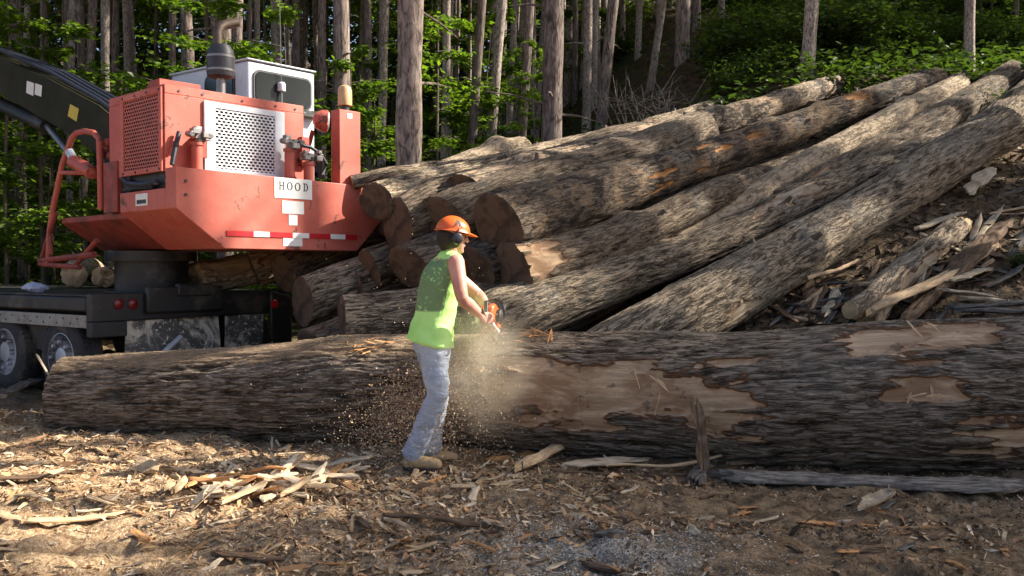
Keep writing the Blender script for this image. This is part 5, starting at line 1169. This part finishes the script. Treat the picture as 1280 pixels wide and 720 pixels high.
# hard hat
hM = Matrix.Translation(hp(-.01, 0, .035)) @ Matrix((hd, -Rt, upv)).transposed().to_4x4()
mb = MB(); seg = 36; rows = []
for (th, k) in [(a, 1) for a in np.linspace(4, 90, 12)]:
    for j in range(seg):
        ph = 2*math.pi*j/seg; c, s_ = math.cos(ph), math.sin(ph); r1 = math.sin(R(th)); z = math.cos(R(th))
        ridge = .006*math.exp(-(s_*r1/.18)**2); mb.v.append((.128*r1*c, .112*r1*s_, .015+(.105+ridge)*z))
for j in range(seg):  # brim
    ph = 2*math.pi*j/seg; c, s_ = math.cos(ph), math.sin(ph); f = 1+.10+.42*max(0, c)**3; mb.v.append((.128*c*f, .112*s_*1.08, .008-.012*max(0, c)**2))
for j in range(seg):
    ph = 2*math.pi*j/seg; c, s_ = math.cos(ph), math.sin(ph); f = 1+.10+.42*max(0, c)**3; mb.v.append((.128*c*f, .112*s_*1.08, .003-.012*max(0, c)**2))
for j in range(seg):
    ph = 2*math.pi*j/seg; c, s_ = math.cos(ph), math.sin(ph); mb.v.append((.122*c, .106*s_, .006))
for i in range(14): mb.f += [(i*seg+j, i*seg+(j+1) % seg, (i+1)*seg+(j+1) % seg, (i+1)*seg+j) for j in range(seg)]
mb.f.append(tuple(range(seg))); mb.v = [tuple(hM @ Vector(v)) for v in mb.v]; ht = mb.obj('hard_hat', M['hat'], person, True, angle=50)
# dark emblem on the near side of the hat
mb = MB()
def hs_(th, ph, o=.002):
    r1 = math.sin(R(th)); return hM @ Vector(((.128+o)*r1*math.cos(R(ph)), (.112+o)*r1*math.sin(R(ph)), .015+(.107+o)*math.cos(R(th))))
for (t0, p0, t1, p1) in ((72, -72, 78, -104), (62, -76, 72, -84), (62, -92, 72, -100), (54, -80, 62, -96), (46, -84, 54, -92)): mb.add([hs_(t0, p0), hs_(t1, p0), hs_(t1, p1), hs_(t0, p1)], [(0, 1, 2, 3)])
mb.obj('hat_emblem', M['ink'], ht)
for s in (-1, 1):
    c = hp(-.012, s*.092, -.012); mb = MB(); mb.lathe([(.030, 0), (.042, .01), (.045, .025), (.040, .042), (.025, .05)], c, Rt*s, 20); em = mb.obj('ear_muff', M['muff'], person, True)
    mb = MB(); mb.tube([c+Rt*s*.03, hp(-.01, s*.125, .03), hp(-.008, s*.120, .06)], .006, 6); mb.obj('muff_arm', M['muff'], em, True)
mb = MB(); mb.ball(hp(-.032, 0, -.01), (.098, .092, .092), 12); limb(mb, [hp(-.06, 0, -.04), hp(-.07, 0, -.085)], [(.06, .04), (.045, .025)]); hr = remeshed(mb, 'hair', .008, 1, M['hair'], person)
# ------------------------------------------------------------------ chainsaw
SC = pp(613, 397, 6.80); tip = at(643, 440, 7.34); bd_ = (tip-SC).normalized(); su = (Vector((0, 0, 1))-bd_*bd_.z).normalized(); sr = bd_.cross(su)
SM = Matrix.Translation(SC) @ Matrix((bd_, -sr, su)).transposed().to_4x4()   # x along the bar, z up
CS = thing('chainsaw', 'orange chainsaw held by the man, its bar in the huge log', 'chainsaw', (0, 0, 0))
CS.matrix_world = SM
mb = MB(); mb.prism([(-.13, -.06), (.11, -.06), (.13, -.02), (.12, .05), (.05, .085), (-.08, .085), (-.14, .04)], 1, -.055, .045); mb.obj('engine_cover', M['sawo'], CS, bevel=.018)
mb = MB(); mb.prism([(-.10, -.085), (.14, -.085), (.15, -.03), (.10, .03), (-.10, .02)], 1, .045, .085); mb.prism([(-.06, -.09), (.12, -.09), (.12, -.058), (-.06, -.058)], 1, -.055, .045); mb.obj('side_casing', M['saww'], CS, bevel=.01)
mb = MB(); mb.lathe([(.05, 0), (.05, .03), (.035, .04)], (-.01, -.055, .01), (0, -1, 0), 18); mb.obj('starter_housing', M['sawb'], CS, True)
mb = MB(); mb.prism([(.12, -.045), (.58, -.04), (.61, -.02), (.615, 0), (.61, .02), (.58, .035), (.12, .035)], 1, .052, .058); mb.obj('guide_bar', M['steel'], CS)
mb = MB(); ol = [(.12, -.05), (.58, -.046), (.62, -.025), (.627, 0), (.62, .025), (.58, .042), (.12, .042)]
for a, b in zip(ol, ol[1:]):
    n = max(1, int(math.dist(a, b)/.02))
    for k in range(n):
        t = (k+.5)/n; x, z = a[0]+(b[0]-a[0])*t, a[1]+(b[1]-a[1])*t; mb.box((x-.008, .049, z-.005), (x+.008, .061, z+.005))
mb.obj('chain', M['soot'], CS)
hl_ = SM.inverted() @ (hanR+Vector((.03, .01, -.02))); mb = MB(); mb.tube([(-.12, -.01, .06), (-.18, -.01, .05), hl_, (-.26, -.01, -.05), (-.2, -.01, -.075), (-.1, 0, -.07)], .016, 10); mb.obj('rear_handle', M['sawb'], CS, True)
mb = MB(); mb.tube([(.03, -.07, -.04), (.02, -.10, .03), (.01, -.09, .12), (.0, -.02, .15), (.0, .05, .13), (.02, .06, .06)], .011, 10); mb.obj('front_handle', M['sawb'], CS, True)
mb = MB(); mb.prism([(.06, .08), (.075, .08), (.12, .16), (.105, .165)], 1, -.08, .05); mb.obj('hand_guard', M['sawb'], CS, bevel=.004)
# ------------------------------------------------------------------ flying sawdust
rs = np.random.RandomState(12)
def cloud(n, p, q, s0, s1, pw=1.):
    t = rs.rand(n)**pw; c = np.array(p)[None]*(1-t[:, None])+np.array(q)[None]*t[:, None]; s = (np.array(s0)[None]*(1-t[:, None])+np.array(s1)[None]*t[:, None])
    return c+rs.normal(0, 1, (n, 3))*s
A = np.array(pp(612, 402, 6.72))
pts = np.concatenate([cloud(7500, A, pp(500, 560, 6.72), (.03, .03, .03), (.22, .12, .20), .7), cloud(9000, pp(540, 450, 6.78), pp(470, 565, 6.8), (.10, .08, .12), (.26, .14, .14), .8), cloud(3800, A, pp(590, 560, 6.65), (.05, .04, .04), (.20, .14, .16), .8), cloud(700, A, pp(430, 520, 6.8), (.1, .1, .1), (.4, .25, .25)), cloud(500, A, pp(500, 380, 6.9), (.1, .1, .1), (.25, .15, .25))])
pts = pts[pts[:, 2] > gz(pts[:, 0], pts[:, 1])+.01]; n = len(pts); L = np.clip(rs.lognormal(-4.95, .4, n), .003, .018)
pc = np.array([(.66, .47, .29), (.46, .28, .17), (.78, .62, .42), (.24, .13, .09)])[rs.choice(4, n, p=[.35, .27, .2, .18])]
ch = chips('flying_sawdust', pts[:, 0], pts[:, 1], pts[:, 2], L, L*.6, pc, 5, 1.2, 'spray of brown wood chips thrown from the saw past the man\'s legs', 'sawdust')
def dust():
    m = bpy.data.materials.new('sawdust_haze'); m.use_nodes = True; t = m.node_tree; t.nodes.clear()
    o = t.nodes.new('ShaderNodeOutputMaterial'); v = t.nodes.new('ShaderNodeVolumePrincipled'); v.inputs['Color'].default_value = (.95, .86, .70, 1); v.inputs['Anisotropy'].default_value = .1
    tc = t.nodes.new('ShaderNodeTexCoord'); ln = t.nodes.new('ShaderNodeVectorMath'); ln.operation = 'LENGTH'; t.links.new(tc.outputs['Object'], ln.inputs[0])
    nz = t.nodes.new('ShaderNodeTexNoise'); nz.inputs['Scale'].default_value = 2.2; nz.inputs['Detail'].default_value = 3; t.links.new(tc.outputs['Object'], nz.inputs['Vector'])
    mr = t.nodes.new('ShaderNodeMapRange'); mr.interpolation_type = 'SMOOTHSTEP'; mr.inputs['From Min'].default_value = 1.; mr.inputs['From Max'].default_value = 0.; t.links.new(ln.outputs['Value'], mr.inputs['Value'])
    m2 = t.nodes.new('ShaderNodeMapRange'); m2.inputs['From Min'].default_value = .35; m2.inputs['From Max'].default_value = .68; m2.inputs['To Max'].default_value = 1.; t.links.new(nz.outputs[0], m2.inputs['Value'])
    a = t.nodes.new('ShaderNodeMath'); a.operation = 'MULTIPLY'; t.links.new(mr.outputs[0], a.inputs[0]); t.links.new(m2.outputs[0], a.inputs[1])
    b = t.nodes.new('ShaderNodeMath'); b.operation = 'MULTIPLY'; b.inputs[1].default_value = 5.5; t.links.new(a.outputs[0], b.inputs[0]); t.links.new(b.outputs[0], v.inputs['Density']); t.links.new(v.outputs[0], o.inputs['Volume'])
    return m
mb = MB(); mb.ball((0, 0, 0), 1., 16); dc = mb.obj('sawdust_cloud', dust(), None, True)
c0 = pp(598, 455, 6.60); dc.location = c0; dc.scale = (.50, .30, .66); dc.rotation_euler = (0, R(-20), 0)
tag(dc, 'hanging haze of fine pale sawdust in front of the saw cut', 'dust cloud', None, 'stuff')

# ------------------------------------------------------------------ light
w = bpy.data.worlds.new('World'); scene.world = w; w.use_nodes = True; nt = w.node_tree; bg = nt.nodes['Background']
sk = nt.nodes.new('ShaderNodeTexSky'); sk.sky_type = 'NISHITA'; sk.sun_disc = False; sk.sun_elevation = S_EL; sk.dust_density = 3.0; sk.air_density = .8; sk.sun_rotation = math.atan2(S_AZ.x, S_AZ.y); nt.links.new(sk.outputs[0], bg.inputs[0]); bg.inputs[1].default_value = .08
sl = bpy.data.lights.new('sun', 'SUN'); sl.energy = 5.; sl.angle = R(.55); sl.color = (1, .91, .77); so = bpy.data.objects.new('sun', sl); COL.objects.link(so); so.rotation_euler = SUN.to_track_quat('Z', 'Y').to_euler(); so.location = (12, 0, 14)
vs_ = scene.view_settings; vs_.view_transform = 'Standard'; vs_.look = 'None'; vs_.gamma = 1; vs_.exposure = EXPO
scene.render.engine = 'CYCLES'; cy = scene.cycles; cy.use_denoising = True; cy.max_bounces = 6; cy.diffuse_bounces = 3; cy.transparent_max_bounces = 12; cy.volume_bounces = 1; cy.volume_step_rate = 2; cy.sample_clamp_indirect = 6
